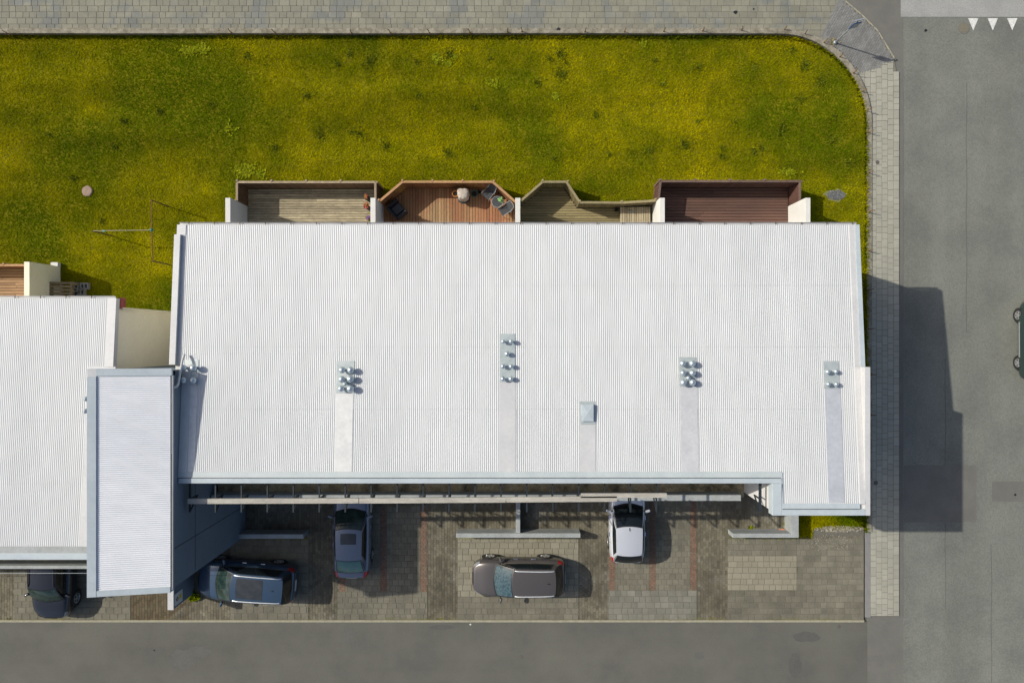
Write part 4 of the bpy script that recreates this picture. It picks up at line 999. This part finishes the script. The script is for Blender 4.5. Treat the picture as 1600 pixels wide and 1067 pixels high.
    def side(sgn):
        def f(u, v):     # u along front->rear, v up
            bt = Vector((xw+(xb-xw)*u, sgn*wbt*(.97+.06*math.sin(u*math.pi)-(.07 if sedan else .04)*u), zb_f+(zb_r-zb_f)*u-.02-.0*u))
            q = roof(sgn*1.0, u); p = bt.lerp(q, v); p.y += sgn*.03*math.sin(v*math.pi); return p
        return f
    mb = MB(); uu = np.linspace(-1,1,17)
    mb.grid(wind, uu, np.linspace(0,1,9)); mb.grid(roof, uu, np.linspace(0,1,17)); mb.grid(rear, uu, np.linspace(0,1,9))
    for s in (-1, 1): mb.grid(side(s), np.linspace(0,1,25), np.linspace(0,1,7))
    cab = mb.build('cabin', paintm, t, smooth=True, xf=X)
    patch('windscreen_seal', wind, -.985, .985, .0, .985, M_black, .005)
    patch('windscreen', wind, -.93, .93, .06, .94, glass, .009)
    patch('rear_window_seal', rear, -.97, .97, .05, .99, M_black, .005)
    patch('cowl_panel', wind, -.97, .97, -.10, .035, M_black, .012)
    patch('rear_window', rear, -.90, .90, .10, .95, rwglass or M_glass, .008)
    for s in (-1, 1):
        f = side(s)
        patch('window_seal', f, .085, .90 if not sedan else .84, .11, .94, M_black, .005, out=Vector((0,0,.9)))
        patch('side_window', f, .12, .47, .14, .90, M_glass, .008, out=Vector((0,0,.9)))
        patch('side_window', f, .49, .86 if not sedan else .80, .14, .90, M_glass, .008, out=Vector((0,0,.9)))
        if chrome: patch('window_trim', f, .10, .90, .08, .125, M_chrome, .014, 24, 2, out=Vector((0,0,.9)))
        if chrome: patch('pillar_trim', f, .035, .06, .05, .95, M_chrome, .008, 2, 10, out=Vector((0,0,.9)))
        if rails: 
            pts_ = [X @ (roof(s*.90, v)+Vector((0,0,.05 if .08 < v < .92 else .012))) for v in np.linspace(.03,.97,14)]
            MB().tube(pts_, .022, 8).build('roof_rail', rails_m or M_rail, t, smooth=True)
        # mirror
        mx, my, mz = xw-.18, s*(wbt+.06), zb_f+.04
        MB().lathe([(.02,-.13),(.075,-.10),(.085,0),(.075,.10),(.02,.13)], (0,0,0), 12, axis='y').build('wing_mirror', clad or paintm, t, smooth=True, xf=X @ Matrix.Translation((mx, s*(hw+.06), mz)) @ Matrix.Rotation(s*-.35, 4, 'Z') @ Matrix.Diagonal((.8,1,1,1)))
        MB().bar((mx+.02, s*(wbt-.02), mz-.02), (mx, s*(hw+.0), mz-.01), .05, .04).build('mirror_arm', M_black, t, xf=X)
        # handles, lamps
        for v in (.475, .665): 
            q = hull(s*.625, v); MB().box(q.x-.10, q.x+.10, q.y-.02+s*.02, q.y+.02+s*.02, q.z-.018, q.z+.018).build('door_handle', M_chrome if (chrome or paintm is M_psilver) else paintm, t, xf=X, bevel=.008)
        patch('headlamp', hull, s*.50, s*.60, .016, .085, M_head, .006, out=Vector((0,0,.3)))
        patch('tail_lamp', hull, s*(.50 if not sedan else .44), s*.66, .925, .988, M_tail, .008, out=Vector((0,0,.3)))
        for v in (.33 if False else .36, .57, .76): patch('door_seam', hull, s*.56, s*.86, v, v+.0025, M_black, .003, 10, 2, out=Vector((0,0,.5)))
        if clad or side_trim: patch('side_trim', hull, s*.80, s*.86, .28, .72, M_galv if side_trim else M_black, .012, 4, 20, out=Vector((0,0,.5)))
        for k_, v in enumerate(track_t):
            q = hull(s*.8, v); yy = s*(hw*.985-wheel_in)
            arch = MB().lathe([(wr*1.16,0),(wr*1.16,.012),(wr*.5,.013)], (0,0,0), 28, axis='y')
            rot = Matrix.Identity(4) if s < 0 else Matrix.Rotation(math.pi, 4, 'Z')
            base = X @ Matrix.Translation((L/2-v*L, yy-s*.008, wr)) @ rot
            arch.build('wheel_arch', M_black, t, xf=base)
            tb = X @ Matrix.Translation((L/2-v*L, yy-s*.16, wr-.012)) @ rot
            ty = MB().lathe([(wr*.66,0),(wr*.95,.0),(wr,.03),(wr,.16),(wr*.96,.185),(wr*.70,.19),(wr*.66,.17)], (0,0,0), 32, axis='y').build('wheel', M_rubber, t, smooth=True, xf=tb)
            rim = MB().lathe([(wr*.66,.15),(wr*.66,.182),(wr*.58,.186),(wr*.55,.165),(wr*.54,.15)], (0,0,0), 28, axis='y')
            rim.lathe([(wr*.18,.15),(wr*.16,.19),(wr*.05,.195)], (0,0,0), 12, axis='y')
            for j in range(5):
                a = j*2*math.pi/5+.3; rim.bar((wr*.10*math.cos(a),-.178,wr*.10*math.sin(a)), (wr*.60*math.cos(a),-.178,wr*.60*math.sin(a)), .075, .02, up=(0,1,0))
            ro = rim.build('rim', M_rim, ty, xf=tb)
    # grille, plates
    patch('grille', hull, -.30, .30, .004, .016, M_black, .012, out=Vector((0,0,.4)))
    q = hull(0, 1.0); MB().box(q.x-.03, q.x-.005, -.26, .26, q.z-.12, q.z-.01).build('number_plate', M_wallw, t, xf=X)
    patch('bumper', hull, -.86, .86, .9925, .9985, paintm, .015, 24, 3, out=Vector((0,0,.4)))
    if chrome: patch('rear_bumper_trim', hull, -.62, .62, .994, .9975, M_chrome, .02, 24, 2, out=Vector((0,0,.4)))
    if sunroof: patch('sunroof', roof, -sunroof[0], sunroof[0], sunroof[1], sunroof[2], M_glass if len(sunroof) < 4 else sunroof[3], .006)
    if antenna: 
        q = roof(0, antenna); MB().add([(q.x+.09,-.012,q.z),(q.x+.09,.012,q.z),(q.x-.06,.025,q.z),(q.x-.06,-.025,q.z),(q.x-.05,0,q.z+.06)], [(0,1,4),(1,2,4),(2,3,4),(3,0,4)]).build('antenna', M_black, t, xf=X)
    for s in (-1, 1):
        p0 = X @ (wind(s*.05+.25, .05)); p1 = X @ (wind(s*.35+.1, .16))
        MB().tube([p0+Vector((0,0,.02)), p1+Vector((0,0,.02))], .008, 5).build('wiper', M_black, t)
    if not sedan:
        patch('spoiler', roof, -.92, .92, .93, 1.0, paintm, .02)
    return t
M_sunroof = mat('sunroof_glass', (.028,.032,.036), (.042,.046,.05), scale=3, rough=.12, coat=.2)
car('parked_car', 'steel blue estate car with glass sunroof and chrome rails beside the tower', (-12.93,-11.58), math.radians(176), 4.68, 1.88, M_pblue, 1.64, 1.0, 1.03, .78, .25, .43, .92, .966, .985, M_glasst, .2,
    wr=.36, sunroof=(.72,.10,.62,M_sunroof), rails=True, chrome=True, antenna=.80, roofw=.70)
car('parked_car', 'grey blue saloon parked nose in under the gallery, in shade', (-7.90,-9.06), math.radians(90), 4.62, 1.78, M_psedan, 1.42, .93, .96, .70, .315, .485, .775, .925, .965, M_glasst, .2,
    wr=.32, sunroof=(.60,.12,.46,M_sunroof), sedan=True, rwglass=mat('green_rear_glass', (.05,.13,.125), (.07,.16,.15), scale=3, rough=.08, coat=.3), roofw=.70)
car('parked_car', 'grey brown crossover car parked alone below the T shaped wall', (.06,-11.38), math.radians(180), 4.43, 1.83, M_pbrown, 1.60, .98, 1.02, .80, .27, .455, .884, .963, .98, M_glassb, .2,
    wr=.35, rails=True, chrome=True, antenna=.82, roofw=.72)
car('parked_car', 'silver hatchback parked nose in under the gallery', (5.26,-8.62), math.radians(90), 4.06, 1.72, M_psilver, 1.47, .95, 1.0, .74, .335, .56, .862, .970, .98, M_glass, .2,
    wr=.31, antenna=.08, roofw=.72)
car('parked_car', 'black car with its bonnet toward the lower road near the left edge', (-22.15,-11.05), math.radians(-91.5), 4.55, 1.84, M_pblack, 1.62, 1.0, 1.05, .84, .235, .385, .86, .955, .98, M_glasst, .2,
    wr=.36, roofw=.72, rails=True, rails_m=M_black)
car('parked_car', 'dark green car cut off by the right edge of the street', (25.08,-.02), math.radians(90), 3.85, 1.76, M_pgreen, 1.52, .95, 1.0, .80, .25, .42, .86, .955, .98, M_glass, .2,
    wr=.31, track_t=(.195,.79), side_trim=True, wheel_in=.03)
bpy.context.view_layer.update()
